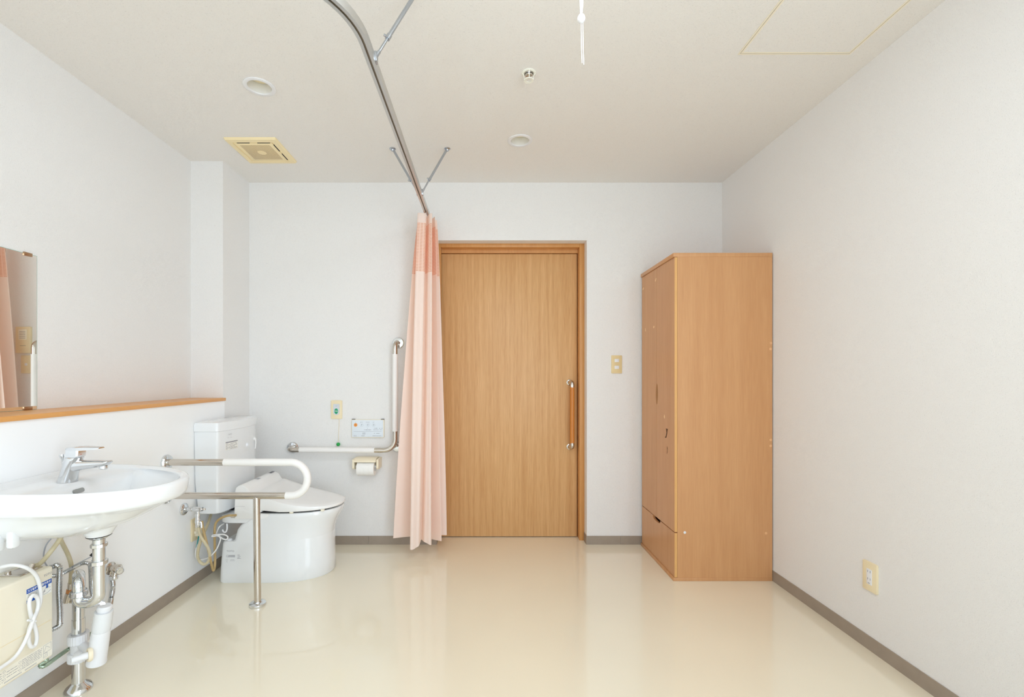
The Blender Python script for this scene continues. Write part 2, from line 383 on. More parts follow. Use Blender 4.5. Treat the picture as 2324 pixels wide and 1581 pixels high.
b = NB(); box(b, XL-0.02, XP, YF-0.1, YP, 0, 0.99); struct('wall_left_lower', b, M['panel'])
b = NB(); box(b, XL-0.02, XS, YP, YB+0.05, 0, H+0.03); struct('wall_left_pier', b, M['paper'])
b = NB()                                                  # back wall with the door opening
DX0, DX1, DZ = -0.337, 0.683, 2.059
box(b, -2.0, DX0, YB, YB+0.09, 0, H+0.05); box(b, DX1, 1.75, YB, YB+0.2, 0, H+0.05); box(b, DX0, DX1, YB, YB+0.2, DZ, H+0.05)
box(b, -2.0, DX0, YB+0.2, YB+0.28, 0, H+0.05)
struct('wall_back', b, M['paper'])
b = NB()                                                  # wall behind the camera with the balcony window
WX0, WX1, WZ0, WZ1 = -1.30, 1.50, 0.06, 2.16
box(b, -2.0, WX0, YF-0.14, YF, 0, H+0.05); box(b, WX1, 1.75, YF-0.14, YF, 0, H+0.05)
box(b, WX0, WX1, YF-0.14, YF, 0, WZ0); box(b, WX0, WX1, YF-0.14, YF, WZ1, H+0.05); struct('wall_front', b, M['paper'])
win = bpy.data.objects.new('window_1', None); COL.objects.link(win); win['kind'] = 'structure'; win.location = (0.175, YF-0.07, WZ0); ROOT['window_1'] = Vector(win.location)
b = NB(); yw0, yw1 = YF-0.10, YF-0.05
for x0, x1, z0, z1 in ((WX0, WX1, WZ0, WZ0+0.05), (WX0, WX1, WZ1-0.05, WZ1), (WX0, WX0+0.05, WZ0, WZ1), (WX1-0.05, WX1, WZ0, WZ1), (0.145, 0.205, WZ0, WZ1)):
    box(b, x0, x1, yw0, yw1, z0, z1, 0.003)
obj('window_frame', b, M['alu'], win)
for x0, x1 in ((WX0+0.05, 0.145), (0.205, WX1-0.05)):
    b = NB(); box(b, x0, x1, YF-0.078, YF-0.074, WZ0+0.05, WZ1-0.05); obj('pane', b, M['pane'], win)
added_win = bpy.data.objects.new('added_window_2', None); COL.objects.link(added_win); added_win['kind'] = 'structure'; added_win.location = (XR+0.06, -1.4, 0.1); ROOT['added_window_2'] = Vector(added_win.location)  # unseen side window, added to go with the side fill light
b = NB()
for y0, y1, z0, z1 in ((-2.3, -0.5, 0.10, 0.15), (-2.3, -0.5, 2.05, 2.10), (-2.3, -2.25, 0.10, 2.10), (-0.55, -0.5, 0.10, 2.10), (-1.43, -1.37, 0.10, 2.10)): box(b, XR+0.04, XR+0.09, y0, y1, z0, z1, 0.003)
obj('window_frame', b, M['alu'], added_win)
for y0, y1 in ((-2.25, -1.43), (-1.37, -0.55)):
    b = NB(); box(b, XR+0.063, XR+0.067, y0, y1, 0.15, 2.05); obj('pane', b, M['pane'], added_win)
# ledge and skirtings
b = NB(); box(b, XL, -1.585, YF, YP, 0.990, 1.008, 0.0015); struct('trim_1', b, M['ledge'])
b = NB(); box(b, XP, XP+0.004, YF, YP+0.004, 0, 0.058); box(b, XS, XS+0.004, YP, YB, 0, 0.058); struct('baseboard_left', b, M['base'])
b = NB(); box(b, XR-0.004, XR, YF, YB, 0, 0.058); struct('baseboard_right', b, M['base'])
b = NB()
for x0, x1 in ((XS, -0.7955), (-0.794, DX0+0.004), (DX1-0.004, 0.9085), (0.910, XR)): box(b, x0, x1, YB-0.004, YB, 0, 0.058)
box(b, DX0, DX0+0.004, YB, YB+0.073, 0, 0.058); box(b, DX1-0.004, DX1, YB, YB+0.073, 0, 0.058)
struct('baseboard_back', b, M['base'])
# sliding door
door = bpy.data.objects.new('door_1', None); COL.objects.link(door); door['kind'] = 'structure'; door.location = (0.17, 3.2, 0); ROOT['door_1'] = V(0.17, 3.2, 0)
b = NB(); box(b, 0.649, 0.685, 3.157, YB+0.2, 0, 2.060, 0.001); box(b, DX0, -0.314, 3.157, 3.208, 0, 2.060, 0.001)
box(b, -0.3135, 0.6485, 3.157, YB+0.2, 2.034, 2.060, 0.001); box(b, -0.336, 0.6485, 3.212, YB+0.2, 2.007, 2.0342, 0.0)
obj('door_frame', b, M['frame'], door)
b = NB(); box(b, -0.36, 0.6485, 3.245, 3.275, 0.0, 2.01); obj('door_gap_shade', b, M['dark'], door)  # dark sheet behind the leaf, paints the shade in the door gaps
b = NB(); box(b, -0.40, 0.644, 3.222, 3.243, 0.005, 2.0035, 0.001); obj('door_leaf', b, M['door'], door)
dh = bpy.data.objects.new('door_handle', None); COL.objects.link(dh); dh.parent = door
HX, HY = 0.602, 3.178
b = NB(); tube(b, [(HX, HY, 0.672), (HX, HY, 1.062)], 0.0155, 20); obj('grip', b, M['grip_wood'], dh)
for z, sgn in ((1.095, 1), (0.640, -1)):
    b = NB(); tube(b, fillet([(HX, HY, z-sgn*0.035), (HX, HY, z), (HX-0.012, 3.222, z)], 0.018, 8), 0.0155, 18)
    lathe(b, ((0.0, 0), (0.021, 0), (0.021, -0.006), (0.016, -0.009)), (HX-0.012, 3.222, z), 'Y', 24); obj('bracket', b, M['steel'], dh)

# ------------------------------------------------------------------ wardrobe
wr = thing('wardrobe', 'tall light brown wooden wardrobe standing against the wall beside the door', 'wardrobe', (1.32, 2.8, 0))
WF, WB, W0, W1, WT = 1.066, 1.594, 2.534, 3.064, 1.826
b = NB(); box(b, WF, WB, W0, W0+0.02, 0.018, 1.804); box(b, WF, WB, W1-0.02, W1, 0.018, 1.804); box(b, WB-0.012, WB, W0+0.02, W1-0.02, 0.018, 1.804)
box(b, WF, WB-0.012, W0+0.02, W1-0.02, 0.262, 0.276); obj('carcass', b, M['robe'], wr)
b = NB(); box(b, 1.043, WB, W0-0.002, W1+0.004, 1.804, WT, 0.001); obj('top_board', b, M['robe'], wr)
b = NB(); box(b, 1.043, WB, W0-0.002, W1+0.004, 0.0, 0.018, 0.001); obj('bottom_board', b, M['robe'], wr)
ym = 2.797
def leaf(y0, y1, z0, z1, hole):
    """door front with a half-oval finger pull cut from its meeting edge, or a top notch"""
    q = NB()
    if hole == 'none': poly = [(y0, z0), (y1, z0), (y1, z1), (y0, z1)]
    elif hole in ('lo', 'hi'):
        ye = y0 if hole == 'lo' else y1; s = 1 if hole == 'lo' else -1
        arc = [(ye+s*0.016*math.sin(PI*k/16)**0.7, 0.962+0.134*k/16) for k in range(17)]
        poly = ([(y0, z0), (y1, z0), (y1, z1), (y0, z1)]+list(reversed(arc))) if hole == 'lo' else ([(y0, z0), (y1, z0)]+arc+[(y1, z1), (y0, z1)])
    else:
        yc = (y0+y1)/2+0.005; arc = [(yc+0.062*math.cos(PI*k/12), z1-0.022*math.sin(PI*k/12)**0.5) for k in range(13)]
        poly = [(y0, z0), (y1, z0), (y1, z1)]+arc+[(y0, z1)]
    prism(q, poly, 'X', 1.050, WF-0.001); return q
d1 = obj('wardrobe_door', leaf(W0+0.001, ym-0.0012, 0.272, 1.802, 'hi'), M['robe'], wr)
d2 = obj('wardrobe_door', leaf(ym+0.0012, W1-0.001, 0.272, 1.802, 'lo'), M['robe'], wr)
dr = obj('drawer', leaf(W0+0.001, W1-0.001, 0.020, 0.267, 'top'), M['robe'], wr)
for nm, par, z0, z1 in (('edge_band', d1, 0.2725, 1.8015), ('edge_band', dr, 0.0205, 0.2665)):
    b = NB(); box(b, 1.0498, 1.0648, W0-0.0006, W0+0.0011, z0, z1); obj(nm, b, M['robe_edge'], par)
for y, z in ((2.815, 1.735), (3.038, 1.722), (2.996, 1.445), (2.847, 1.447), (2.678, 0.902)):
    a0 = random.uniform(0, 6)
    poly = [(y+0.009*math.cos(2*PI*k/7)*(1+0.5*math.sin(k*2.3+a0)), z+0.010*math.sin(2*PI*k/7)*(1+0.4*math.cos(k*1.7+a0))) for k in range(7)]
    b = NB(); prism(b, poly, 'X', 1.0496, 1.0502); obj('chipped_spot', b, M['scar'], d1 if y < ym else d2)['label'] = 'small pale chip in the door front'
b = NB(); prism(b, [(2.655, 0.835), (2.628, 0.835), (2.634, 0.82), (2.640, 0.80), (2.650, 0.782), (2.672, 0.778), (2.655, 0.793), (2.648, 0.812)], 'X', 1.0494, 1.0502); obj('gouge', b, M['scar_dark'], d1)['label'] = 'dark hooked gouge in the nearer door'
b = NB(); prism(b, [(2.640, 0.735), (2.632, 0.725), (2.634, 0.70), (2.642, 0.688), (2.638, 0.71)], 'X', 1.0494, 1.0502)
obj('gouge', b, M['scar_dark'], d1)['label'] = 'small dark scratch under the gouge'
for q, mm in (((1.110, 0.270), 'white_spot'), ((1.562, 0.266), 'peach_spot'), ((1.590, 1.324), 'peach_spot'), ((1.587, 1.291), 'peach_spot'), ((1.588, 0.785), 'peach_spot'), ((1.588, 0.752), 'peach_spot')):
    b = NB(); lathe(b, ((0.0, 0), (0.0075, 0), (0.007, -0.0008), (0.0, -0.001)), (q[0]-0.003, W0, q[1]), 'Y', 20); obj('cover_cap', b, M[mm], wr)

# ------------------------------------------------------------------ bedside curtain rail and curtain
RX, RZ = -0.374, 2.16
rail = thing('curtain_rail', 'aluminium curtain rail curving under the ceiling on slanted steel braces', 'curtain rail', (RX, 1.4, RZ))
path = [V(RX, 3.08, RZ), V(RX, 2.2, RZ), V(RX, 1.40, RZ)]
path += [V(RX-0.3+0.3*math.cos(PI/2*k/20), 1.40-0.3*math.sin(PI/2*k/20), RZ) for k in range(1, 21)] + [V(-1.2, 1.10, RZ), V(XL, 1.10, RZ)]
prof = [(-0.014, 0), (-0.0034, 0), (-0.0034, 0.003), (-0.0115, 0.003), (-0.0115, 0.0235), (0.0115, 0.0235), (0.0115, 0.003), (0.0034, 0.003), (0.0034, 0), (0.014, 0), (0.014, 0.026), (-0.014, 0.026)]
b = NB(); rings = []
for i, p in enumerate(path):
    t = (path[min(i+1, len(path)-1)]-path[max(i-1, 0)]).normalized(); s = t.cross(V(0, 0, 1)); rings.append([p+s*u+V(0, 0, 1)*v for u, v in prof])
loft(b, rings); obj('rail_track', b, M['alu'], rail, sharp=25)
b = NB()
rr = []
for i, p in enumerate(path):
    tt = (path[min(i+1, len(path)-1)]-path[max(i-1, 0)]).normalized(); sv_ = tt.cross(V(0, 0, 1)); rr.append([p+sv_*u+V(0, 0, 1)*v for u, v in ((-0.0113, 0.005), (0.0113, 0.005), (0.0113, 0.0233), (-0.0113, 0.0233))])
loft(b, rr); obj('track_channel', b, M['track'], rail)
b = NB(); box(b, RX-0.022, RX+0.022, 3.066, 3.0835, RZ-0.012, RZ+0.04, 0.003); obj('wall_bracket', b, M['alu'], rail)
b = NB(); box(b, XL+0.0005, XL+0.018, 1.078, 1.122, RZ-0.012, RZ+0.04, 0.003); obj('wall_bracket', b, M['alu'], rail)
def brace(top, foot):
    top, foot = Vector(top), Vector(foot); d = (top-foot); L = d.length; n = d.normalized()
    q = NB(); tube(q, [foot+n*0.085, top-n*0.012], 0.0068, 16); o = obj('brace', q, M['zinc'], rail)
    q = NB(); tube(q, [foot+n*0.018, foot+n*0.10], 0.0046, 12); tube(q, [foot-n*0.012, foot+n*0.022], 0.006, 8); box(q, foot.x-0.004, foot.x+0.004, foot.y-0.011, foot.y+0.011, foot.z-0.02, foot.z+0.012, 0.001); obj('lower_rod', q, M['zinc'], o)
    q = NB(); tube(q, [foot+n*0.078, foot+n*0.096], 0.0085, 12); sv = n.cross(V(0, 1, 0)).normalized(); tube(q, [foot+n*0.087+sv*0.006, foot+n*0.087+sv*0.016], 0.004, 10); obj('collar', q, M['zinc'], o)
    q = NB(); lathe(q, ((0.0, 0), (0.018, 0), (0.018, -0.003), (0.010, -0.007), (0.008, -0.014), (0.0, -0.015)), (top.x, top.y, H), 'Z', 28); obj('ceiling_flange', q, M['zinc'], o)
brace((-0.538, 2.622, H), (RX-0.014, 2.575, RZ+0.022)); brace((-0.223, 2.622, H), (RX+0.014, 2.575, RZ+0.022))
brace((-0.232, 1.545, H), (RX+0.016, 1.483, RZ+0.022))
cur = thing('curtain', 'peach hospital curtain with net top gathered beside the sliding door', 'curtain', (-0.40, 2.93, 0.09))
TOP = [(-0.375, 2.940), (-0.424, 2.876), (-0.398, 2.915), (-0.425, 2.832), (-0.395, 2.826), (-0.372, 2.836), (-0.374, 2.885), (-0.352, 2.840), (-0.336, 2.838), (-0.350, 2.930), (-0.325, 2.895), (-0.345, 2.960), (-0.322, 2.955), (-0.420, 2.975), (-0.340, 3.005), (-0.325, 3.035)]
BOT = [(-0.430, 2.965), (-0.592, 2.905), (-0.420, 2.955), (-0.470, 2.795), (-0.440, 2.780), (-0.412, 2.805), (-0.405, 2.875), (-0.372, 2.830), (-0.338, 2.840), (-0.372, 2.965), (-0.287, 2.895), (-0.345, 2.985), (-0.262, 2.965), (-0.575, 2.990), (-0.400, 3.025), (-0.262, 3.032)]
def curtain_row(z):
    t = max(0.0, (2.15-z)/(2.15-0.09)); e = t**0.75
    ctl = [V(a[0]+(c[0]-a[0])*e, a[1]+(c[1]-a[1])*e, z) for a, c in zip(TOP, BOT)]
    row = spline(ctl, 10)
    return [V(p.x+0.004*math.sin(5*t+i*0.09)*t, p.y+0.003*math.sin(7*t+i*0.13)*t+0.006*math.sin(i*0.45+1.0)*t**0.5, z) for i, p in enumerate(row)]
def curtain_piece(name, z0, z1, n, m, hem=False):
    q = NB(); uvl = q.loops.layers.uv.new('UVMap'); rows = []
    ref = curtain_row(1.95); arc = [0.0]
    for p1, p2 in zip(ref, ref[1:]): arc.append(arc[-1]+(p2-p1).length*1.25)
    for k in range(n+1):
        z = z0+(z1-z0)*k/n; row = curtain_row(z)
        if hem and k == n: row = [V(p.x, p.y, p.z+0.012*math.sin(i*0.11+1)) for i, p in enumerate(row)]
        rows.append([q.verts.new(p) for p in row])
    for a, c, k in zip(rows, rows[1:], range(n)):
        za, zc = z0+(z1-z0)*k/n, z0+(z1-z0)*(k+1)/n
        for i in range(len(a)-1):
            f = q.faces.new((a[i], a[i+1], c[i+1], c[i]))
            for lp, uvv in zip(f.loops, ((arc[i], za), (arc[i+1], za), (arc[i+1], zc), (arc[i], zc))): lp[uvl].uv = uvv
    o = obj(name, q, m, cur, sharp=180)
    return o
curtain_piece('header_band', 2.153, 2.092, 2, M['cloth'])
curtain_piece('net_panel', 2.092, 1.787, 10, M['net'])
curtain_piece('curtain_body', 1.787, 0.095, 40, M['cloth'], True)
for y in (2.845, 2.885, 2.925, 2.965, 3.005):
    b = NB(); tube(b, fillet([(RX, y, RZ+0.012), (RX, y, 2.146), (RX+0.006, y, 2.140)], 0.003, 4), 0.0018, 8); obj('curtain_hook', b, M['white'], cur)

# ------------------------------------------------------------------ ceiling fittings
def downlight(cx, cy, label):
    t = thing('downlight', label, 'ceiling light', (cx, cy, H), 'recessed downlights in the ceiling')
    q = NB(); lathe(q, ((0.0505, 0.0), (0.068, 0.0), (0.068, -0.003), (0.064, -0.005), (0.052, -0.004), (0.0505, 0.0)), (cx, cy, H-0.0002), 'Z', 48, caps=False); obj('trim_ring', q, M['white'], t)
    q = NB(); lathe(q, ((0.0508, 0.0), (0.0505, 0.045), (0.0, 0.0455)), (cx, cy, H), 'Z', 48, caps=False); obj('reflector', q, M['reflector'], t)
    q = NB(); lathe(q, ((0.0, 0.034), (0.025, 0.0355), (0.042, 0.0395), (0.0485, 0.0435), (0.0, 0.0445)), (cx, cy, H), 'Z', 32, caps=False); obj('lamp_glass', q, M['bulb'], t)
downlight(LIGHTS[0][0], LIGHTS[0][1], 'round white recessed downlight next to the square yellowed ceiling vent')
downlight(LIGHTS[1][0], LIGHTS[1][1], 'round white recessed downlight in the ceiling in front of the door')
fx, fy = -1.299, 2.640
fan = thing('ventilation_grille', 'square yellowed plastic exhaust vent in the ceiling above the toilet', 'vent', (fx, fy, H))
b = NB(); R_, U_, N_ = AX['-Z']; rings = []
for wd, d in ((0.288, 0.0), (0.288, 0.004), (0.278, 0.012), (0.226, 0.014), (0.222, 0.009)):
    rings.append([V(fx, fy, H)+R_*x+U_*y+N_*d for x, y in rrect(wd, wd, 0.008, 4)])
loft(b, rings, cap0=True, cap1=True); obj('surround', b, M['fan'], fan)
b = NB(); plate(b, (fx, fy, H-0.008), '-Z', 0.212, 0.212, 0.006, 0.004, 0.002); obj('cover', b, M['fan'], fan)
b = NB(); plate(b, (0, 0, 0), '-Z', 0.168, 0.168, 0.0012, 0.003, 0.0004)
g = obj('grille_face', b, M['grille'], None, None); g.parent = fan; g.location = (0, 0, -0.0136)
for sx, sy, w_, h_ in ((-0.052, -0.1085, 0.07, 0.005), (0.062, -0.1085, 0.07, 0.005), (0.1085, -0.05, 0.005, 0.07), (0.1085, 0.055, 0.005, 0.07)):
    b = NB(); box(b, fx+sx-w_/2, fx+sx+w_/2, fy+sy-h_/2, fy+sy+h_/2, H-0.0146, H-0.009); obj('air_slot', b, M['dark'], fan)
b = NB(); box(b, fx-0.147, fx-0.1445, fy+0.0, fy+0.125, H-0.006, H-0.0005); obj('edge_strip', b, M['greywire'], fan)
hx0, hx1, hy0, hy1 = 1.030, 1.474, 1.394, 1.846
hat = thing('ceiling_hatch', 'square ceiling access hatch with thin cream metal edging', 'hatch', ((hx0+hx1)/2, (hy0+hy1)/2, H))
def ringbox(q, x0, x1, y0, y1, wd, z0, z1):
    box(q, x0, x1, y0, y0+wd, z0, z1); box(q, x0, x1, y1-wd, y1, z0, z1); box(q, x0, x0+wd, y0+wd, y1-wd, z0, z1); box(q, x1-wd, x1, y0+wd, y1-wd, z0, z1)
b = NB(); ringbox(b, hx0-0.006, hx1+0.006, hy0-0.006, hy1+0.006, 0.006, H-0.0022, H-0.0002); obj('outer_edging', b, M['ivory'], hat)
b = NB(); ringbox(b, hx0, hx1, hy0, hy1, 0.0016, H-0.0012, H-0.0002); obj('joint', b, M['dark'], hat)
b = NB(); ringbox(b, hx0+0.0016, hx1-0.0016, hy0+0.0016, hy1-0.0016, 0.007, H-0.0022, H-0.0002); obj('inner_edging', b, M['ivory'], hat)
b = NB(); box(b, hx0+0.0086, hx1-0.0086, hy0+0.0086, hy1-0.0086, H-0.0016, H-0.0002); obj('hatch_panel', b, M['ceil'], hat)
sx_, sy_ = 0.185, 1.966
spk = thing('sprinkler', 'small cream ceiling sprinkler head with open cage', 'sprinkler', (sx_, sy_, H))
b = NB(); lathe(b, ((0.031, 0.0), (0.031, -0.002), (0.026, -0.004), (0.021, -0.004), (0.019, 0.0)), (sx_, sy_, H-0.0003), 'Z', 36, caps=False); obj('escutcheon', b, M['guard'], spk)
b = NB(); lathe(b, ((0.0, 0), (0.0195, 0), (0.017, -0.006), (0.015, -0.013), (0.008, -0.017), (0.0, -0.017)), (sx_, sy_, H-0.0003), 'Z', 28); obj('sensor', b, M['steel'], spk)
b = NB(); lathe(b, ((0.0168, -0.005), (0.0172, -0.006), (0.0165, -0.009), (0.016, -0.009)), (sx_, sy_, H), 'Z', 28); obj('dark_band', b, M['rubber'], spk)
for k in range(4):
    a = PI/4+PI/2*k+PI/4; c, s = math.cos(a), math.sin(a); b = NB(); tube(b, [(sx_+0.027*c, sy_+0.027*s, H-0.003), (sx_+0.021*c, sy_+0.021*s, H-0.012), (sx_+0.020*c, sy_+0.020*s, H-0.031)], 0.0016, 8); obj('cage_bar', b, M['guard'], spk)
b = NB(); lathe(b, ((0.0115, -0.030), (0.021, -0.031), (0.0205, -0.034), (0.0115, -0.033), (0.0115, -0.030)), (sx_, sy_, H), 'Z', 32, caps=False); obj('deflector', b, M['guard'], spk)
# ceiling lamp just above the frame, with its pull cord
lx, ly = 0.237, 0.90
cl = thing('ceiling_lamp', 'round white ceiling lamp whose pull cord hangs in front of the camera', 'ceiling light', (lx, ly, H))
b = NB(); lathe(b, ((0.0, 0), (0.30, 0), (0.30, -0.025), (0.0, -0.025)), (lx, ly, H-0.0005), 'Z', 48); obj('lamp_base', b, M['white'], cl)
b = NB(); lathe(b, ((0.29, -0.0255), (0.285, -0.06), (0.24, -0.085), (0.0, -0.092)), (lx, ly, H), 'Z', 48); obj('lamp_shade', b, M['lamp'], cl)
cxp, cyp = 0.248, 1.17
pc = thing('pull_cord', 'white pull cord with a round bead and two loose ends hanging from above', 'cord', (cxp, cyp, H-0.03))
b = NB(); tube(b, spline([(cxp-0.007, cyp, H-0.012), (cxp-0.006, cyp, 2.25), (cxp-0.0045, cyp, 2.12), (cxp-0.003, cyp, 2.071)], 6), 0.0030, 10)
tube(b, spline([(cxp+0.001, cyp, H-0.012), (cxp-0.0005, cyp, 2.20), (cxp+0.001, cyp, 2.12), (cxp-0.002, cyp, 2.071)], 6), 0.0018, 8)
box(b, cxp-0.012, cxp+0.006, cyp-0.01, cyp+0.01, H-0.03, H-0.0255); obj('cord', b, M['cord'], pc)
b = NB(); lathe(b, [(0.0, 0.0115)]+[(0.0100*math.sin(PI*k/12), 0.0115*math.cos(PI*k/12)) for k in range(1, 12)]+[(0.0, -0.0115)], (cxp-0.003, cyp, 2.060), 'Z', 24); obj('bead', b, M['white'], pc)
for dx, zz in ((-0.0035, 1.946), (0.001, 1.9415)):
    b = NB(); tube(b, spline([(cxp+dx, cyp, 2.051), (cxp+dx+0.0005, cyp, 2.01), (cxp+dx+0.001, cyp, 1.98), (cxp+dx+0.0025, cyp, zz)], 6), 0.0010, 8); obj('cord_end', b, M['cord'], pc)

# ------------------------------------------------------------------ back wall fittings
gb = thing('grab_bar', 'white and chrome angled grab bar on the wall beside the curtain', 'grab bar', (-0.9, YB, 0.65))
YG = YB-0.070; GX = -0.602; GZ = 0.648
b = NB(); tube(b, fillet([(-1.309, YB-0.004, 0.655), (-1.309, YG, 0.652), (GX, YG, GZ), (GX, YG, 1.362), (GX+0.008, YB-0.004, 1.364)], [0.045, 0.075, 0.045], 10), 0.0165, 20); obj('bar', b, M['steel'], gb)
b = NB(); tube(b, [(-1.235, YG, 0.6515), (-0.738, YG, 0.6487)], 0.0178, 20); obj('grip_sleeve', b, M['sleeve'], gb)
b = NB(); tube(b, [(GX, YG, 0.775), (GX, YG, 1.285)], 0.0178, 20); obj('grip_sleeve', b, M['sleeve'], gb)
b = NB(); tube(b, [(GX+0.002, YG, 0.700), (-0.600, YB-0.010, 0.671)], 0.011, 14); obj('corner_stay', b, M['steel'], gb)
for x, z in ((-1.309, 0.655), (-0.600, 0.664), (GX+0.008, 1.364)):
    b = NB(); lathe(b, ((0.0, 0), (0.039, 0), (0.039, -0.004), (0.034, -0.010), (0.020, -0.013), (0.0, -0.013)), (x, YB-0.0005, z), 'Y', 36); obj('flange', b, M['chrome'], gb)
cb = thing('call_button', 'cream emergency call plate with green button above the white grab bar', 'call button', (-1.011, YB, 0.913))
b = NB(); plate(b, (-1.011, YB-0.0003, 0.913), '-Y', 0.075, 0.126, 0.008, 0.007, 0.002); obj('plate', b, M['cream'], cb)
b = NB(); R_, U_, N_ = AX['-Y']
ins = [(-0.021, 0.036), (-0.021, -0.018)]+[(-0.021*math.cos(PI*k/12), -0.018-0.021*math.sin(PI*k/12)) for k in range(1, 12)]+[(0.021, -0.018), (0.021, 0.036)]
loft(b, [[V(-1.011, YB, 0.915)+R_*x*s+U_*y*s+N_*d for x, y in ins] for s, d in ((1, 0.007), (1, 0.0105), (0.95, 0.0115))]); obj('insert', b, M['grey'], cb)
b = NB(); loft(b, [[V(-1.011, YB, 0.903)+R_*0.0125*s*math.cos(2*PI*k/24)+U_*0.0185*s*math.sin(2*PI*k/24)+N_*d for k in range(24)] for s, d in ((1, 0.011), (1, 0.0135), (0.8, 0.0145))]); bt = obj('button', b, M['green'], cb)
lettering('button_lettering', '呼出', 0.011, '-Y', (-1.011, YB-0.0146, 0.9025), M['labelw'], bt)
b = NB(); quad(b, (-1.0115, YB-0.0116, 0.938), '-Y', 0.004, 0.003); obj('marking', b, M['ink'], cb)
b = NB(); quad(b, (-1.001, YB-0.0116, 0.941), '-Y', 0.002, 0.002); obj('marking', b, M['ink'], cb)
b = NB(); tube(b, spline([(-0.993, YB-0.006, 0.854), (-0.994, YB-0.010, 0.78), (-0.996, YB-0.014, 0.675)], 8), 0.0012, 8); obj('cord', b, M['cream'], cb)
b = NB(); lathe(b, [(0.0, 0.0125)]+[(0.0128*math.sin(PI*k/12), 0.0125*math.cos(PI*k/12)) for k in range(1, 12)]+[(0.0, -0.0125)], (-0.997, YB-0.0138, 0.6795), 'Z', 24); obj('pull_ball', b, M['ball'], cb)
rm = thing('toilet_remote', 'white toilet control panel with orange stop button on the wall', 'remote control', (-0.797, YB, 0.786))
b = NB(); plate(b, (-0.797, YB-0.0003, 0.786), '-Y', 0.218, 0.121, 0.016, 0.003, 0.002); obj('housing', b, M['ivory'], rm)
b = NB(); plate(b, (-0.798, YB-0.0158, 0.7865), '-Y', 0.210, 0.114, 0.003, 0.003, 0.001); rf = obj('face', b, M['remote'], rm)
yf = YB-0.0189
for sx in (-1, 1): b = NB(); box(b, -0.797+sx*0.098-0.011, -0.797+sx*0.098+0.011, YB-0.013, YB-0.002, 0.8455, 0.850, 0.001); obj('mounting_clip', b, M['dark'], rm)
b = NB(); lathe(b, ((0.0, 0), (0.0115, 0), (0.0115, -0.0015), (0.010, -0.002), (0.0, -0.002)), (-0.878, yf, 0.811), 'Y', 28); sb = obj('stop_button', b, M['orange'], rm)
b = NB(); quad(b, (-0.878, yf-0.0021, 0.811), '-Y', 0.005, 0.005); obj('stop_mark', b, M['ink'], sb)
for x in (-0.838, -0.797, -0.757):
    b = NB(); lathe(b, ((0.0118, 0), (0.0126, 0), (0.0126, -0.0008), (0.0118, -0.0008), (0.0118, 0)), (x, yf, 0.811), 'Y', 28, caps=False); lathe(b, ((0.0, 0), (0.0115, 0), (0.011, -0.0008), (0.0, -0.001)), (x, yf, 0.811), 'Y', 24); bo = obj('button', b, M['remote'], rm)
    b = NB(); prism(b, [(x-0.003, 0.812), (x+0.002, 0.812), (x+0.004, 0.817), (x+0.001, 0.8165)], 'Y', yf-0.0013, yf-0.0009); quad(b, (x, yf-0.001, 0.806), '-Y', 0.006, 0.0012); obj('button_symbol', b, M['ink'], bo)
for x, tx, n in ((-0.878, '止', 1), (-0.838, 'おしり', 3), (-0.797, 'やわらか', 4), (-0.757, 'ビデ', 2)):
    lettering('button_caption', tx, 0.0062, '-Y', (x, yf-0.0001, 0.829), M['ink'], rm)
b = NB()
for cx, cz, n, wd in ((-0.797, 0.788, 2, 0.004), (-0.742, 0.788, 5, 0.004), (-0.708, 0.788, 4, 0.0045), (-0.797, 0.778, 9, 0.004), (-0.741, 0.778, 7, 0.0035), (-0.708, 0.778, 3, 0.004), (-0.822, 0.757, 4, 0.0035), (-0.822, 0.750, 5, 0.0032), (-0.828, 0.738, 6, 0.003), (-0.735, 0.738, 12, 0.0036), (-0.735, 0.754, 6, 0.005), (-0.880, 0.738, 6, 0.003)):
    for k in range(n):
        if random.random() < 0.9: quad(b, (cx+(k-(n-1)/2)*wd*1.35, yf-0.0001, cz), '-Y', wd*0.8, random.choice((0.002, 0.0028, 0.0035)))
quad(b, (-0.797, yf-0.0001, 0.767), '-Y', 0.19, 0.0008); obj('small_print', b, M['ink'], rm)
ph = thing('paper_holder', 'cream plastic toilet paper holder under the grab bar', 'paper holder', (-0.788, YB, 0.56))
ya = YB-0.100
for x0, x1 in ((-0.877, -0.864), (-0.719, -0.706)):
    b = NB(); prism(b, [(YB-0.0005, 0.594), (ya+0.01, 0.594), (ya+0.002, 0.590), (ya, 0.583), (ya, 0.536), (ya+0.006, 0.528), (ya+0.016, 0.526), (YB-0.0005, 0.526)], 'X', x0, x1); obj('side_arm', b, M['holder'], ph)
b = NB(); box(b, -0.862, -0.721, YB-0.012, YB-0.0005, 0.53, 0.594); obj('back_plate', b, M['holder'], ph)
b = NB(); prism(b, [(YB-0.012, 0.598), (YB-0.06, 0.602), (YB-0.092, 0.598), (YB-0.106, 0.586), (YB-0.108, 0.576), (YB-0.105, 0.576), (YB-0.102, 0.584), (YB-0.09, 0.594), (YB-0.06, 0.598), (YB-0.012, 0.594)], 'X', -0.862, -0.721); obj('lid', b, M['holder'], ph)
b = NB(); tube(b, [(-0.863, YB-0.066, 0.541), (-0.720, YB-0.066, 0.541)], 0.009, 16); obj('spindle', b, M['white'], ph)
b = NB(); lathe(b, ((0.0195, 0.0), (0.047, 0.0), (0.0485, 0.0015), (0.0485, 0.1115), (0.047, 0.113), (0.0195, 0.113), (0.0195, 0.0)), (-0.848, YB-0.068, 0.530), 'X', 40, caps=False)
tag(obj('toilet_roll', b, M['tpaper'], None, (-0.79, YB-0.068, 0.482)), 'white toilet paper roll hanging in the cream holder', 'toilet paper')
sw = thing('light_switch', 'cream wall switch plate with two rockers between door and wardrobe', 'light switch', (0.884, YB, 1.219))
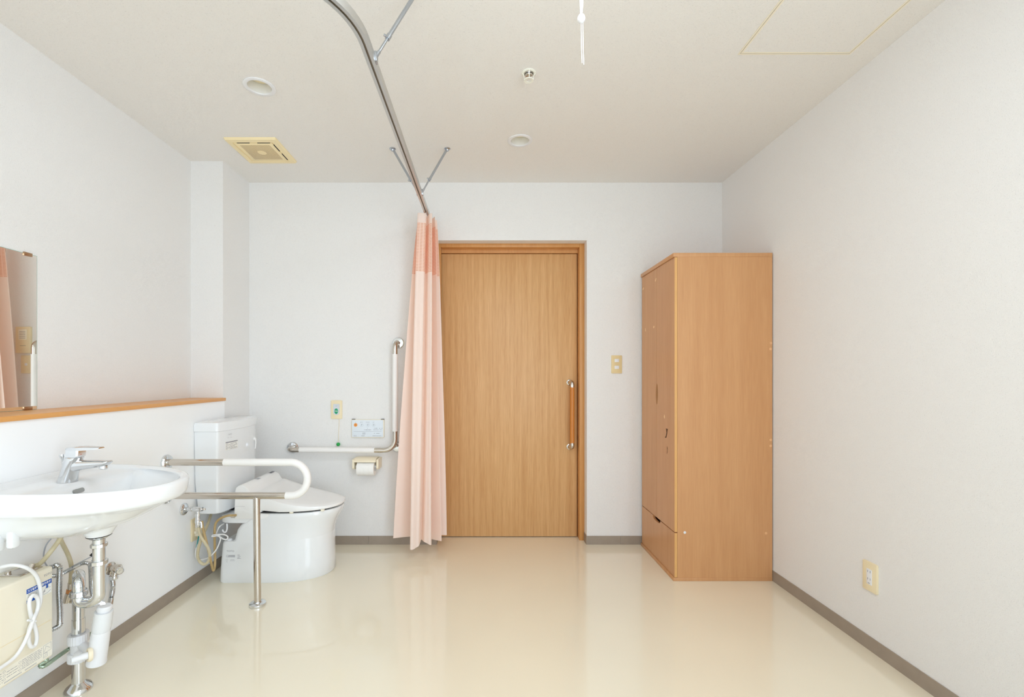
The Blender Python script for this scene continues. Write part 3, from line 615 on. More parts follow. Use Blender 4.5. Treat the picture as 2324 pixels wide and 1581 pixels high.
b = NB(); plate(b, (0.884, YB-0.0003, 1.219), '-Y', 0.071, 0.121, 0.008, 0.005, 0.002); obj('plate', b, M['switch'], sw)
for z in (1.245, 1.199): b = NB(); plate(b, (0.884, YB-0.008, z), '-Y', 0.030, 0.022, 0.003, 0.002, 0.001); obj('rocker', b, M['white'], sw)
# two cream plates behind the curtain that the mirror shows
tp = thing('thermostat_panel', 'cream wall control panel behind the curtain, seen in the mirror', 'control panel', (-0.490, YB, 1.384))
b = NB(); plate(b, (-0.468, YB-0.0003, 1.384), '-Y', 0.10, 0.178, 0.014, 0.005, 0.002); obj('housing', b, M['cream'], tp)
b = NB(); plate(b, (-0.468, YB-0.014, 1.42), '-Y', 0.056, 0.07, 0.003, 0.002, 0.001); obj('display', b, M['ivory'], tp)
b = NB()
for k in range(5): quad(b, (-0.468, YB-0.0172, 1.44-0.011*k), '-Y', 0.04, 0.002)
obj('marking', b, M['ink'], tp)
b = NB(); quad(b, (-0.468, YB-0.0142, 1.345), '-Y', 0.04, 0.002); obj('marking', b, M['ink'], tp)
s2 = thing('wall_plate', 'small cream wall plate behind the curtain, seen in the mirror', 'wall plate', (-0.50, YB, 1.219))
b = NB(); plate(b, (-0.484, YB-0.0003, 1.219), '-Y', 0.071, 0.121, 0.008, 0.005, 0.002); obj('plate', b, M['cream'], s2)
b = NB(); plate(b, (-0.484, YB-0.008, 1.219), '-Y', 0.016, 0.016, 0.003, 0.002, 0.001); obj('socket', b, M['white'], s2)

# right wall outlet
ot = thing('wall_outlet', 'cream power outlet with white sockets low on the bare wall past the wardrobe', 'power outlet', (XR, 1.885, 0.35))
oy, oz = 1.890, 0.308
b = NB(); plate(b, (XR-0.0003, oy, oz), '-X', 0.071, 0.121, 0.008, 0.006, 0.0025); obj('plate', b, M['cream'], ot)
b = NB(); plate(b, (XR-0.008, oy, oz), '-X', 0.026, 0.064, 0.002, 0.002, 0.0008); ins_ = obj('socket_insert', b, M['white'], ot)
for dy, dz, w_, h_ in ((-0.006, 0.022, 0.0018, 0.009), (0.006, 0.022, 0.0018, 0.009), (-0.006, -0.009, 0.0018, 0.009), (0.006, -0.009, 0.0018, 0.009), (0, -0.026, 0.009, 0.002)):
    b = NB(); quad(b, (XR-0.0101, oy+dy, oz+dz), '-X', w_, h_); obj('socket_slot', b, M['ink'], ins_)

# ------------------------------------------------------------------ mirror on the ledge
mi = thing('wall_mirror', 'frameless wall mirror standing on the orange wooden ledge', 'mirror', (XL, 1.53, 1.01))
MY0, MY1, MZ0, MZ1 = 1.21, 1.822, 1.0085, 1.621
b = NB(); box(b, XL+0.0005, XL+0.0030, MY0, MY1, MZ0, MZ1); obj('glass_body', b, M['glass_edge'], mi)
b = NB(); box(b, XL+0.0031, XL+0.0036, MY0+0.002, MY1-0.002, MZ0+0.001, MZ1-0.002); obj('mirror_glass', b, M['mirror'], mi)
for z in (MZ0+0.006, MZ1-0.004):
    for y in (1.29, 1.783): b = NB(); box(b, XL+0.0005, XL+0.0080, y-0.016, y+0.016, z-0.006, z+0.0075, 0.001); obj('clip', b, M['clip'], mi)

# ------------------------------------------------------------------ toilet
TY = 2.694
to = thing('toilet', 'white ceramic toilet with tank and washing seat below the angled grab bar', 'toilet', (-1.2, TY, 0))
def dsec(xb, xf, hw, z, rb=0.03, ln=0.30, p=2.2, nb=5, ns=30, cy=TY):
    """plan outline of a toilet: rounded square back, superelliptic nose"""
    pts = []
    for q in range(nb+1):
        a = math.radians(180+90*q/nb); pts.append((xb+rb+rb*math.cos(a), cy-hw+rb+rb*math.sin(a)))
    for q in range(ns+1):
        a = -PI/2+PI*q/ns; c, s = math.cos(a), math.sin(a)
        pts.append((xf-ln+ln*abs(c)**(2/p), cy+hw*math.copysign(abs(s)**(2/p), s)))
    for q in range(nb+1):
        a = math.radians(90+90*q/nb); pts.append((xb+rb+rb*math.cos(a), cy+hw-rb+rb*math.sin(a)))
    return [V(x, y, z) for x, y in pts]
b = NB()
loft(b, [dsec(-1.474, -0.902, 0.184, 0.0), dsec(-1.478, -0.897, 0.187, 0.006), dsec(-1.474, -0.899, 0.187, 0.08), dsec(-1.467, -0.901, 0.187, 0.16), dsec(-1.462, -0.901, 0.187, 0.215),
         dsec(-1.457, -0.901, 0.187, 0.226), dsec(-1.448, -0.901, 0.187, 0.230), dsec(-1.405, -0.901, 0.187, 0.2302), dsec(-1.395, -0.900, 0.187, 0.236), dsec(-1.388, -0.895, 0.187, 0.262),
         dsec(-1.380, -0.886, 0.187, 0.290), dsec(-1.362, -0.874, 0.187, 0.315), dsec(-1.330, -0.860, 0.188, 0.338), dsec(-1.30, -0.850, 0.189, 0.358), dsec(-1.29, -0.846, 0.190, 0.374), dsec(-1.29, -0.848, 0.188, 0.381), dsec(-1.285, -0.856, 0.180, 0.383)])
loft(b, [dsec(-1.490, -1.20, 0.183, z, 0.075, 0.04) if i in (1, 2, 3) else dsec(-1.482, -1.21, 0.174, z, 0.07, 0.04) for i, z in enumerate((0.325, 0.331, 0.348, 0.361, 0.365))])
bowl = obj('bowl', b, M['ceramic'], to, sharp=50)
b = NB(); lathe(b, [(0.014, 0.0), (0.013, 0.005), (0.009, 0.009), (0.0, 0.0105)], (-1.425, 2.530, 0.2298), 'Z', 24); obj('screw_cap', b, M['white'], to)
b = NB(); tube(b, spline([(-1.417, 2.49, 0.333), (-1.417, 2.49, 0.304), (-1.425, 2.49, 0.287), (-1.437, 2.49, 0.29), (-1.441, 2.49, 0.302)], 6), 0.0042, 10); obj('side_hook', b, M['white'], to)
# maker's marks and printed notes on the side of the bowl
ys = TY-0.1872
lettering('maker_mark', 'TOTO', 0.0135, '-Y', (-1.408, ys, 0.176), M['note'], bowl, sx=1.1)
b = NB()
for x, z, w_, h_ in ((-1.406, 0.1545, 0.046, 0.0012), (-1.406, 0.1435, 0.046, 0.0012), (-1.4295, 0.149, 0.0012, 0.010), (-1.3835, 0.149, 0.0012, 0.010), (-1.402, 0.151, 0.034, 0.0022), (-1.404, 0.147, 0.038, 0.0022), (-1.363, 0.155, 0.012, 0.002), (-1.360, 0.1475, 0.016, 0.0018), (-1.363, 0.140, 0.012, 0.002), (-1.360, 0.1365, 0.022, 0.0015)):
    quad(b, (x, ys, z), '-Y', w_, h_)
obj('printed_note', b, M['note'], bowl)
b = NB(); lathe(b, ((0.0046, 0), (0.0054, 0), (0.0054, -0.0003), (0.0046, -0.0003), (0.0046, 0)), (-1.427, ys, 0.128), 'Y', 24, caps=False)
for x, z, w_ in ((-1.397, 0.130, 0.022), (-1.397, 0.124, 0.026), (-1.427, 0.118, 0.008)): quad(b, (x, ys, z), '-Y', w_, 0.0016)
obj('printed_note', b, M['faint'], bowl)
# tank
def tank_front(y, bow=0.026): return -1.463 + bow*(1-((y-TY)/0.21)**2)
def tank_ring(z, grow, xback, dx=0.0):
    y0, y1 = TY-0.21-grow, TY+0.21+grow; pts = [V(xback, y1, z), V(xback, y0, z)]; rc = 0.022
    xe = tank_front(y0)+dx
    for q in range(7):
        a = math.radians(-90+78*q/6); pts.append(V(xe-rc+rc*math.cos(a)+0.002, y0+rc+rc*math.sin(a), z))
    for q in range(1, 20):
        y = y0+rc+(y1-y0-2*rc)*q/20; pts.append(V(tank_front(y)+dx+0.002, y, z))
    for q in range(7):
        a = math.radians(12+78*q/6); pts.append(V(xe-rc+rc*math.cos(a)+0.002, y1-rc+rc*math.sin(a), z))
    return pts
b = NB(); loft(b, [tank_ring(0.383, -0.016, -1.570, -0.012), tank_ring(0.388, -0.010, -1.575, -0.006), tank_ring(0.55, -0.003, -1.588, -0.001), tank_ring(0.838, 0.0, -1.592, 0.0)])
tank = obj('tank', b, M['ceramic'], to, sharp=30)
b = NB(); loft(b, [tank_ring(0.836, 0.001, -1.592, 0.001), tank_ring(0.838, 0.005, -1.592, 0.004), tank_ring(0.874, 0.004, -1.592, 0.003), tank_ring(0.884, 0.0, -1.590, -0.001), tank_ring(0.888, -0.012, -1.585, -0.012), tank_ring(0.889, -0.10, -1.560, -0.05)])
obj('tank_lid', b, M['ceramic'], to, sharp=30)
b = NB(); box(b, -1.545, -1.465, TY-0.06, TY+0.06, 0.3645, 0.3845, 0.003); obj('tank_gasket', b, M['rubber'], to)
b = NB()
yl = 2.838; xl = tank_front(yl)
lathe(b, ((0.0, 0.0), (0.010, 0.0), (0.010, 0.010), (0.008, 0.013), (0.0, 0.013)), (xl-0.001, yl, 0.748), 'X', 20)
tube(b, spline([(xl+0.011, yl, 0.754), (xl+0.013, yl, 0.735), (xl+0.013, yl-0.003, 0.705), (xl+0.011, yl-0.004, 0.690)], 6), 0.0038, 12)
obj('flush_lever', b, M['seat'], tank)
def on_tank(q, ya, yb, za, zb, off):
    n = 8
    for k in range(n):
        y0, y1 = ya+(yb-ya)*k/n, ya+(yb-ya)*(k+1)/n
        p = [(tank_front(y0)+0.002, y0), (tank_front(y1)+0.002, y1)]
        loft(q, [[V(p[0][0]+o_, p[0][1], za), V(p[1][0]+o_, p[1][1], za), V(p[1][0]+o_, p[1][1], zb), V(p[0][0]+o_, p[0][1], zb)] for o_ in (off-0.0003, off)])
b = NB(); on_tank(b, 2.532, 2.634, 0.726, 0.774, 0.0006); st = obj('tank_sticker', b, M['labelw'], tank)
b = NB(); on_tank(b, 2.534, 2.632, 0.766, 0.772, 0.001)
for k, z in enumerate((0.760, 0.754, 0.748, 0.742, 0.736, 0.731)):
    y = 2.536
    while y < 2.622:
        w_ = random.uniform(0.006, 0.02)
        if random.random() < 0.75: on_tank(b, y, min(y+w_, 2.630), z-0.0008, z+0.0008, 0.001)
        y += w_+0.003
obj('sticker_print', b, M['note'], st)
lettering('maker_mark', 'TOTO', 0.0105, '+X', (tank_front(2.565)+0.0048, 2.565, 0.812), M['faint'], tank, sx=1.3)
b = NB(); on_tank(b, 2.548, 2.560, 0.794, 0.7952, 0.001); on_tank(b, 2.570, 2.582, 0.794, 0.7952, 0.001); obj('printed_note', b, M['faint'], tank)
# washing seat
prw = [(-1.270, 0.354), (-1.270, 0.385), (-1.236, 0.392), (-1.236, 0.44), (-1.25, 0.468), (-1.287, 0.488), (-1.300, 0.503), (-1.312, 0.524), (-1.328, 0.534), (-1.345, 0.5385), (-1.362, 0.5365), (-1.375, 0.528), (-1.380, 0.512), (-1.383, 0.43), (-1.386, 0.354)]
cxw, czw = -1.32, 0.44
b = NB(); loft(b, [[V(cxw+(x-cxw)*s, y, czw+(z-czw)*s) for x, z in prw] for y, s in ((2.501, 0.955), (2.503, 0.985), (2.509, 1.0), (2.879, 1.0), (2.885, 0.985), (2.887, 0.955))])
wu = obj('washing_unit', b, M['seat'], to, sharp=40)
b = NB(); box(b, -1.378, -1.325, 2.5002, 2.5025, 0.4245, 0.4252); obj('casing_seam', b, M['faint'], wu)
b = NB(); box(b, -1.354, -1.332, 2.663, 2.690, 0.5382, 0.5392); obj('indicator_window', b, M['faint'], wu); b = NB(); box(b, -1.352, -1.335, 2.83, 2.875, 0.5378, 0.5394); obj('indicator_window', b, M['ink'], wu)
b = NB(); tube(b, [(-1.395, 2.492, 0.371), (-1.375, 2.492, 0.371)], 0.0062, 12); obj('hose_coupling', b, M['steel'], wu)
def zt(x):
    t = (x+1.28)/0.44; t = min(max(t, 0), 1); return 0.408+0.088*(1-t)**2.1
def lid_ring(s, z):
    r = dsec(-1.283, -0.841, 0.192, 0, 0.02, 0.30); cx = -1.06
    o = []
    for p in r:
        x, y = cx+(p.x-cx)*s, TY+(p.y-TY)*s; o.append(V(x, y, z(x)))
    return o
lift = lambda x: 0.392+0.022*max(0, (-1.20-x)/0.083)**2
b = NB(); loft(b, [lid_ring(0.90, lambda x: lift(x)+0.001), lid_ring(0.985, lift), lid_ring(1.0, lambda x: lift(x)+0.004), lid_ring(1.0, lambda x: zt(x)-0.008), lid_ring(0.993, lambda x: zt(x)-0.002), lid_ring(0.972, zt), lid_ring(0.8, lambda x: zt(x)+0.004), lid_ring(0.5, lambda x: zt(x)+0.006), lid_ring(0.2, lambda x: zt(x)+0.007)])
obj('seat_lid', b, M['seat'], to, sharp=40)
b = NB(); loft(b, [dsec(-1.26, -0.860, 0.176, z, 0.02, 0.29) for z in (0.3825, 0.391)]); obj('seat_gap_shade', b, M['rubber'], to)  # seat slab coloured black to paint the shadow between lid and rim
for x, y in ((-1.075, 2.512), (-0.918, 2.553)): b = NB(); box(b, x-0.009, x+0.009, y-0.004, y+0.012, 0.3825, 0.3935, 0.002); obj('seat_buffer', b, M['ivory'], to)
b = NB(); loft(b, [[V(x, y, z) for x, z in ((-1.272, 0.356), (-1.215, 0.358), (-1.195, 0.372), (-1.19, 0.382), (-1.272, 0.386))] for y in (2.500, 2.515)]); lathe(b, ((0.0, 0), (0.004, 0), (0.004, -0.0015), (0.0, -0.002)), (-1.226, 2.500, 0.366), 'Y', 14); obj('hinge_cover', b, M['seat'], to)

# stop valve, hoses, power point beside the toilet
sv = thing('stop_valve', 'chrome stop valve with beige and tan hoses on the wall under the toilet tank', 'water valve', (XP, 2.397, 0.44))
VY, VZ = 2.397, 0.440
b = NB(); lathe(b, ((0.0, 0), (0.032, 0), (0.031, 0.006), (0.024, 0.012), (0.014, 0.014), (0.0, 0.014)), (XP+0.0003, VY, VZ), 'X', 32); obj('flange', b, M['chrome'], sv)
b = NB(); lathe(b, ((0.0, 0.01), (0.0095, 0.01), (0.0095, 0.035), (0.0125, 0.038), (0.0125, 0.046), (0.0105, 0.05), (0.0135, 0.062), (0.0135, 0.088), (0.012, 0.092), (0.011, 0.100), (0.0, 0.101)), (XP, VY, VZ), 'X', 24)
lathe(b, ((0.010, 0.0), (0.010, -0.02), (0.0125, -0.022), (0.0125, -0.036), (0.011, -0.038), (0.0115, -0.055), (0.0135, -0.057), (0.0135, -0.072), (0.0115, -0.074), (0.0115, -0.09), (0.009, -0.095), (0.0, -0.096)), (-1.518, VY, VZ), 'Z', 18)
tube(b, [(-1.518, VY, VZ-0.066), (-1.502, VY+0.004, VZ-0.07), (-1.500, VY+0.004, VZ-0.098)], 0.008, 14); obj('valve_body', b, M['chrome'], sv)
b = NB(); tube(b, [(XP+0.10, VY, VZ), (XP+0.112, VY, VZ)], 0.0055, 12); box(b, XP+0.110, XP+0.117, VY-0.0015, VY+0.0015, VZ-0.005, VZ+0.005); obj('spindle', b, M['steel'], sv)
b = NB(); tube(b, spline([(-1.513, 2.395, 0.345), (-1.51, 2.395, 0.327), (-1.5, 2.395, 0.297), (-1.475, 2.395, 0.257), (-1.457, 2.395, 0.223)]+[(-1.461, 2.405, 0.18), (-1.474, 2.405, 0.154), (-1.492, 2.405, 0.147), (-1.513, 2.405, 0.161)]+[(-1.536, 2.425, 0.181), (-1.533, 2.425, 0.217), (-1.522, 2.425, 0.256), (-1.507, 2.425, 0.298)]+[(-1.53, 2.5, 0.323)]+[(-1.558, 2.58, 0.361), (-1.556, 2.58, 0.386)], 8), 0.0072, 14); obj('tank_hose', b, M['beige_hose'], sv)
b = NB(); tube(b, spline([(-1.499, 2.402, 0.376), (-1.495, 2.402, 0.343), (-1.479, 2.402, 0.278), (-1.458, 2.402, 0.19)]+[(-1.466, 2.44, 0.108)]+[(-1.468, 2.455, 0.095), (-1.463, 2.455, 0.119)]+[(-1.471, 2.47, 0.17), (-1.473, 2.47, 0.291)]+[(-1.472, 2.48, 0.339), (-1.445, 2.48, 0.366), (-1.408, 2.48, 0.38)]+[(-1.388, 2.49, 0.379), (-1.367, 2.49, 0.379)], 8), 0.0062, 14); obj('seat_hose', b, M['brown_hose'], sv)
ho = thing('power_outlet', 'cream power outlet plate behind the hoses under the toilet tank', 'power outlet', (XP, 2.49, 0.305))
b = NB(); plate(b, (XP+0.0003, 2.491, 0.305), '+X', 0.071, 0.121, 0.008, 0.004, 0.002); obj('plate', b, M['cream'], ho)
b = NB(); plate(b, (XP+0.008, 2.491, 0.300), '+X', 0.026, 0.064, 0.002, 0.002, 0.0008); obj('socket_insert', b, M['white'], ho)
pg = thing('power_plug', 'white power plug and cord of the toilet seat in the cream outlet', 'power cord', (-1.56, 2.478, 0.29))
b = NB(); box(b, XP+0.0102, XP+0.044, 2.474, 2.498, 0.268, 0.346, 0.004); box(b, XP+0.0102, XP+0.024, 2.466, 2.475, 0.285, 0.30, 0.002); obj('plug_body', b, M['ivory'], pg)
b = NB(); tube(b, spline([(XP+0.034, 2.482, 0.270)]+[(-1.555, 2.46, 0.238)]+[(-1.548, 2.43, 0.211), (-1.549, 2.43, 0.181)]+[(-1.545, 2.44, 0.16), (-1.516, 2.44, 0.158), (-1.481, 2.44, 0.172)]+[(-1.452, 2.45, 0.207), (-1.433, 2.45, 0.249), (-1.43, 2.45, 0.268), (-1.442, 2.45, 0.281)]+[(-1.47, 2.445, 0.279), (-1.466, 2.445, 0.287), (-1.439, 2.445, 0.289), (-1.409, 2.445, 0.29), (-1.388, 2.445, 0.279), (-1.392, 2.445, 0.265), (-1.409, 2.445, 0.265)]+[(-1.435, 2.455, 0.274), (-1.454, 2.455, 0.283)]+[(-1.467, 2.48, 0.291), (-1.452, 2.48, 0.32)]+[(-1.457, 2.53, 0.32)], 8), 0.0034, 10); obj('cord', b, M['cord'], pg)
b = NB(); tube(b, spline([(XP+0.030, 2.478, 0.272)]+[(-1.557, 2.455, 0.24), (-1.563, 2.455, 0.216)], 6), 0.0026, 8); obj('earth_wire', b, M['teal'], pg)
b = NB(); box(b, -1.441, -1.428, 2.440, 2.452, 0.283, 0.293, 0.002); obj('cord_tie', b, M['white'], pg)

# ------------------------------------------------------------------ floor-mounted support rail
fr = thing('support_rail', 'chrome and white U-shaped support rail standing on a post beside the toilet', 'grab bar', (-1.138, 2.264, 0))
RY = 2.266; ZU, ZD = 0.7115, 0.5455; rb_ = (ZU-ZD)/2; xc = -0.972
U = [V(XP+0.002, RY, ZU), V(-1.303, RY, ZU), V(xc, RY, ZU)] + [V(xc+rb_*math.sin(PI*k/20), RY, (ZU+ZD)/2+rb_*math.cos(PI*k/20)) for k in range(1, 20)] + [V(xc, RY, ZD), V(-0.996, RY, ZD), V(XP+0.002, RY, ZD)]
b = NB(); tube(b, U, 0.0168, 24); obj('rail', b, M['steel'], fr)
b = NB(); tube(b, U[1:-1], 0.0182, 24); obj('sleeve', b, M['sleeve'], fr)
b = NB(); tube(b, [(-1.142, RY, ZD), (-1.137, RY, 0.012)], 0.0165, 24); obj('post', b, M['steel'], fr)
b = NB(); lathe(b, ((0.0, 0.0), (0.038, 0.0), (0.039, 0.003), (0.038, 0.012), (0.034, 0.015), (0.021, 0.017), (0.020, 0.021), (0.0, 0.021)), (-1.137, RY, 0.0003), 'Z', 40); obj('floor_flange', b, M['chrome'], fr)
for z in (ZU, ZD):
    b = NB(); lathe(b, ((0.0, 0), (0.0385, 0), (0.038, 0.008), (0.033, 0.014), (0.020, 0.017), (0.0, 0.017)), (XP+0.0003, RY, z), 'X', 36); obj('wall_flange', b, M['chrome'], fr)

# ------------------------------------------------------------------ wash basin
BY = 1.590; BW = 0.240; BL = 0.535; XB0 = XP+0.001
ba = thing('wash_basin', 'white ceramic wash basin fixed to the wall under the ledge', 'wash basin', (-1.35, BY, 0.59))
N1, N2 = 44, 14
def bring(xb, L, W, z, cy=BY, p=3.1, back=0.0):
    """closed ring: superelliptic front from the far side round to the near side, then the back edge"""
    pts = []
    for k in range(N1+1):
        a = PI*k/N1; c, s = math.cos(a), math.sin(a); u = abs(s)**(2/p); pts.append((xb+0.96*L*u if L != BL else xb+L*u, cy+W*c-0.02*u*u*W/0.24))
    for k in range(1, N2):
        t = k/N2; pts.append((xb-back*math.sin(PI*t), cy-W+2*W*t))
    return [V(x, y, (z if not callable(z) else z(x)) - 0.008*max(0, min(1, (x+1.45)/0.35))*(1 if (z if not callable(z) else z(x)) > 0.73 else 0)) for x, y in pts]
b = NB()
rings = [bring(XB0, 0.255, 0.105, 0.607, p=2), bring(XB0, 0.300, 0.145, 0.615, p=2), bring(XB0, 0.375, 0.180, 0.640, p=2.1), bring(XB0, 0.440, 0.203, 0.670, p=2.2), bring(XB0, 0.490, 0.218, 0.698, p=2.3), bring(XB0, 0.516, 0.224, 0.711),
         bring(XB0, 0.534, 0.231, 0.717), bring(XB0, 0.545, 0.2365, 0.722), bring(XB0, 0.553, 0.2395, 0.745), bring(XB0, BL, 0.240, 0.776), bring(XB0, 0.554, 0.2385, 0.785), bring(XB0, 0.546, 0.235, 0.789), bring(XB0+0.006, 0.530, 0.228, 0.788),
         bring(XB0+0.014, 0.512, 0.220, lambda x: 0.784-0.008*max(0, min(1, (-1.38-x)/0.06))),
         bring(XB0+0.026, 0.495, 0.214, lambda x: 0.780-0.007*max(0, min(1, (-1.38-x)/0.05))),
         bring(XB0+0.203, 0.306, 0.204, lambda x: 0.773, p=2.2, back=0.02),
         bring(XB0+0.212, 0.286, 0.192, 0.752, p=2.2, back=0.018), bring(XB0+0.218, 0.262, 0.175, 0.718, p=2.1, back=0.014), bring(XB0+0.225, 0.215, 0.140, 0.683, p=2.1, back=0.010), bring(XB0+0.235, 0.135, 0.085, 0.664, p=2, back=0.015), bring(XB0+0.245, 0.045, 0.03, 0.657, p=2, back=0.02)]
loft(b, rings)
basin = obj('basin_bowl', b, M['ceramic'], ba, sharp=70)
b = NB(); lathe(b, ((0.062, 0.040), (0.050, 0.022), (0.040, 0.006), (0.037, 0.0), (0.0, 0.0)), (-1.352, BY, 0.588), 'Z', 32); obj('drain_boss', b, M['ceramic'], ba)
b = NB(); lathe(b, ((0.0, 0.0), (0.026, 0.0), (0.024, 0.003), (0.0, 0.004)), (-1.345, BY, 0.657), 'Z', 32); obj('drain_plug', b, M['chrome'], ba)
b = NB(); oc = V(-1.4075, 1.557, 0.744); nn = V(0.93, 0, 0.36).normalized(); uu = V(0, 1, 0); vv = nn.cross(uu)
loft(b, [[oc+uu*x*s_+vv*y*s_+nn*d for x, y in rrect(0.040, 0.015, 0.0072, 5)] for s_, d in ((1, 0.0), (1, 0.0175), (0.9, 0.018))]); obj('overflow_slot', b, M['slot'], ba)
for x, hw_, z in ((-1.520, 0.016, 0.597), (-1.468, 0.012, 0.609)):
    b = NB(); box(b, x-hw_, x+hw_, 1.40, 1.425, z, 0.67, 0.007); obj('mounting_lug', b, M['ceramic'], ba)
# single-lever tap
fa = thing('faucet', 'chrome single-lever mixer tap on the white wash basin', 'tap', (-1.463, BY, 0.773))
FZ = 0.7732
def ell(cx, z, rx, ry, tilt=0.0): return [V(cx+rx*math.cos(2*PI*k/28), BY+ry*math.sin(2*PI*k/28), z+tilt*rx*math.cos(2*PI*k/28)) for k in range(28)]
b = NB(); loft(b, [ell(-1.4620, FZ, 0.0305, 0.027), ell(-1.4615, FZ+0.004, 0.030, 0.0265), ell(-1.456, FZ+0.025, 0.0275, 0.025), ell(-1.449, FZ+0.05, 0.027, 0.0245), ell(-1.441, FZ+0.075, 0.0285, 0.024), ell(-1.438, FZ+0.084, 0.029, 0.024), ell(-1.4375, FZ+0.086, 0.027, 0.022)]); fb = obj('tap_body', b, M['chrome'], fa, sharp=50)
def sec(x, z, hy, hz): return [V(x, BY+hy*math.copysign(abs(math.cos(2*PI*k/20))**0.7, math.cos(2*PI*k/20)), z+hz*math.copysign(abs(math.sin(2*PI*k/20))**0.7, math.sin(2*PI*k/20))) for k in range(20)]
b = NB(); loft(b, [sec(-1.452, 0.826, 0.020, 0.020), sec(-1.425, 0.829, 0.0205, 0.0185), sec(-1.39, 0.833, 0.0195, 0.0155), sec(-1.35, 0.836, 0.0185, 0.0125), sec(-1.325, 0.838, 0.0175, 0.009), sec(-1.3165, 0.8415, 0.0155, 0.005), sec(-1.314, 0.843, 0.010, 0.002)]); obj('spout', b, M['chrome'], fa, sharp=50)
b = NB(); lathe(b, ((0.0, 0.004), (0.0115, 0.004), (0.0125, -0.006), (0.0105, -0.009), (0.0, -0.008)), (-1.336, BY, 0.826), (0.12, 0, 1), 24); obj('aerator', b, M['chrome'], fa)
b = NB(); loft(b, [sec(-1.4605, 0.8785, 0.0, 0.0)] + [[V(x+dx, BY+hy*sy, z) for dx, sy in ((0, -1), (0.0, 1))] for x, dx, hy, z in ()] if False else [[V(cx+hx*sx, BY+hy*sy, z) for sx, sy in ((-1, -0.8), (-0.8, -1), (0.8, -1), (1, -0.8), (1, 0.8), (0.8, 1), (-0.8, 1), (-1, 0.8))] for cx, hx, hy, z in ((-1.437, 0.024, 0.0195, 0.8595), (-1.4345, 0.0235, 0.0195, 0.872), (-1.433, 0.0225, 0.0195, 0.884), (-1.432, 0.021, 0.0185, 0.8885))])
obj('lever_hub', b, M['chrome'], fa, sharp=30)
b = NB(); loft(b, [[V(x, BY-hy, z0), V(x, BY-hy, z1), V(x, BY-hy*0.6, z1+0.0022), V(x, BY+hy*0.6, z1+0.0022), V(x, BY+hy, z1), V(x, BY+hy, z0)] for x, hy, z0, z1 in ((-1.456, 0.015, 0.884, 0.8905), (-1.44, 0.020, 0.8825, 0.893), (-1.41, 0.021, 0.883, 0.8945), (-1.385, 0.019, 0.8845, 0.894), (-1.355, 0.016, 0.887, 0.8925), (-1.343, 0.012, 0.8893, 0.8915))]); lv = obj('lever', b, M['chrome'], fa, sharp=30)
b = NB(); quad(b, (-1.4125+0.001, BY-0.004, 0.870), '+X', 0.004, 0.004); obj('red_dot', b, M['red'], lv)
b = NB(); lathe(b, ((0.0, 0.0), (0.0035, 0.0), (0.0042, 0.012), (0.0085, 0.026), (0.0085, 0.030), (0.0, 0.031)), (-1.478, BY, 0.838), (-0.12, 0, 1), 20); tube(b, [(-1.476, BY, 0.775), (-1.478, BY, 0.842)], 0.003, 8); obj('plug_rod', b, M['chrome'], fa)

# ------------------------------------------------------------------ drain trap and pipes under the basin
tr = thing('drain_trap', 'chrome S-shaped drain pipe running from the basin down to the floor', 'drain pipe', (-1.483, 1.656, 0))
PT = (-1.483, 1.656); UP = (-1.418, 1.585); DN = (-1.352, BY)
b = NB(); tube(b, fillet([(*DN, 0.586), (*DN, 0.353), (*UP, 0.353), (*UP, 0.39)], 0.0325, 10), 0.0185, 24); obj('trap_bend', b, M['chrome'], tr)
b = NB(); tube(b, fillet([(*UP, 0.375), (*UP, 0.432), (*PT, 0.432), (*PT, 0.195)], 0.05, 12), 0.0180, 24); obj('upper_bend', b, M['chrome'], tr)
b = NB(); tube(b, [(*PT, 0.26), (*PT, 0.005)], 0.0195, 24); obj('floor_pipe', b, M['chrome'], tr)
b = NB(); lathe(b, ((0.020, 0.030), (0.023, 0.026), (0.036, 0.016), (0.042, 0.007), (0.042, 0.0), (0.0, 0.0)), (*PT, 0.0003), 'Z', 40); obj('floor_flange', b, M['chrome'], tr)
def nut(x, y, z, r, h):
    q = NB(); lathe(q, ((0.0, -h/2), (r*0.9, -h/2), (r, -h*0.35), (r, h*0.35), (r*0.9, h/2), (0.0, h/2)), (x, y, z), 'Z', 10); return q
for x, y, z, r, h in ((DN[0], DN[1], 0.552, 0.0245, 0.014), (DN[0], DN[1], 0.492, 0.0255, 0.016), (UP[0], UP[1], 0.386, 0.0255, 0.020)):
    obj('slip_nut', nut(x, y, z, r, h), M['chrome'], tr)
b = NB(); lathe(b, ((0.0, 0), (0.036, 0), (0.030, -0.006), (0.021, -0.012), (0.0, -0.012)), (DN[0], DN[1], 0.585), 'Z', 32); obj('drain_flange', b, M['chrome'], tr)
b = NB(); lathe(b, ((0.0, 0), (0.0365, 0), (0.0365, 0.003), (0.0, 0.003)), (DN[0], DN[1], 0.5852), 'Z', 32); obj('gasket', b, M['rubber'], tr)
b = NB(); box(b, -1.375, -1.366, 1.583, 1.597, 0.513, 0.525, 0.002); tube(b, [(-1.375, 1.59, 0.519), (-1.383, 1.592, 0.515)], 0.0035, 8); obj('rod_clamp', b, M['rubber'], tr)
b = NB(); tube(b, spline([(-1.382, 1.6, 0.51)]+[(-1.453, 1.63, 0.475)]+[(-1.506, 1.66, 0.449), (-1.531, 1.66, 0.434)], 6), 0.0018, 8); obj('rod_wire', b, M['greywire'], tr)
tee = thing('drain_hopper', 'white plastic overflow cup clamped to the chrome floor pipe', 'drain fitting', (-1.40, 1.63, 0.12))
b = NB(); lathe(b, ((0.0198, -0.034), (0.0235, -0.034), (0.0235, 0.036), (0.0198, 0.036), (0.0198, -0.034)), (*PT, 0.158), 'Z', 28, caps=False); obj('pipe_clamp', b, M['white'], tee)
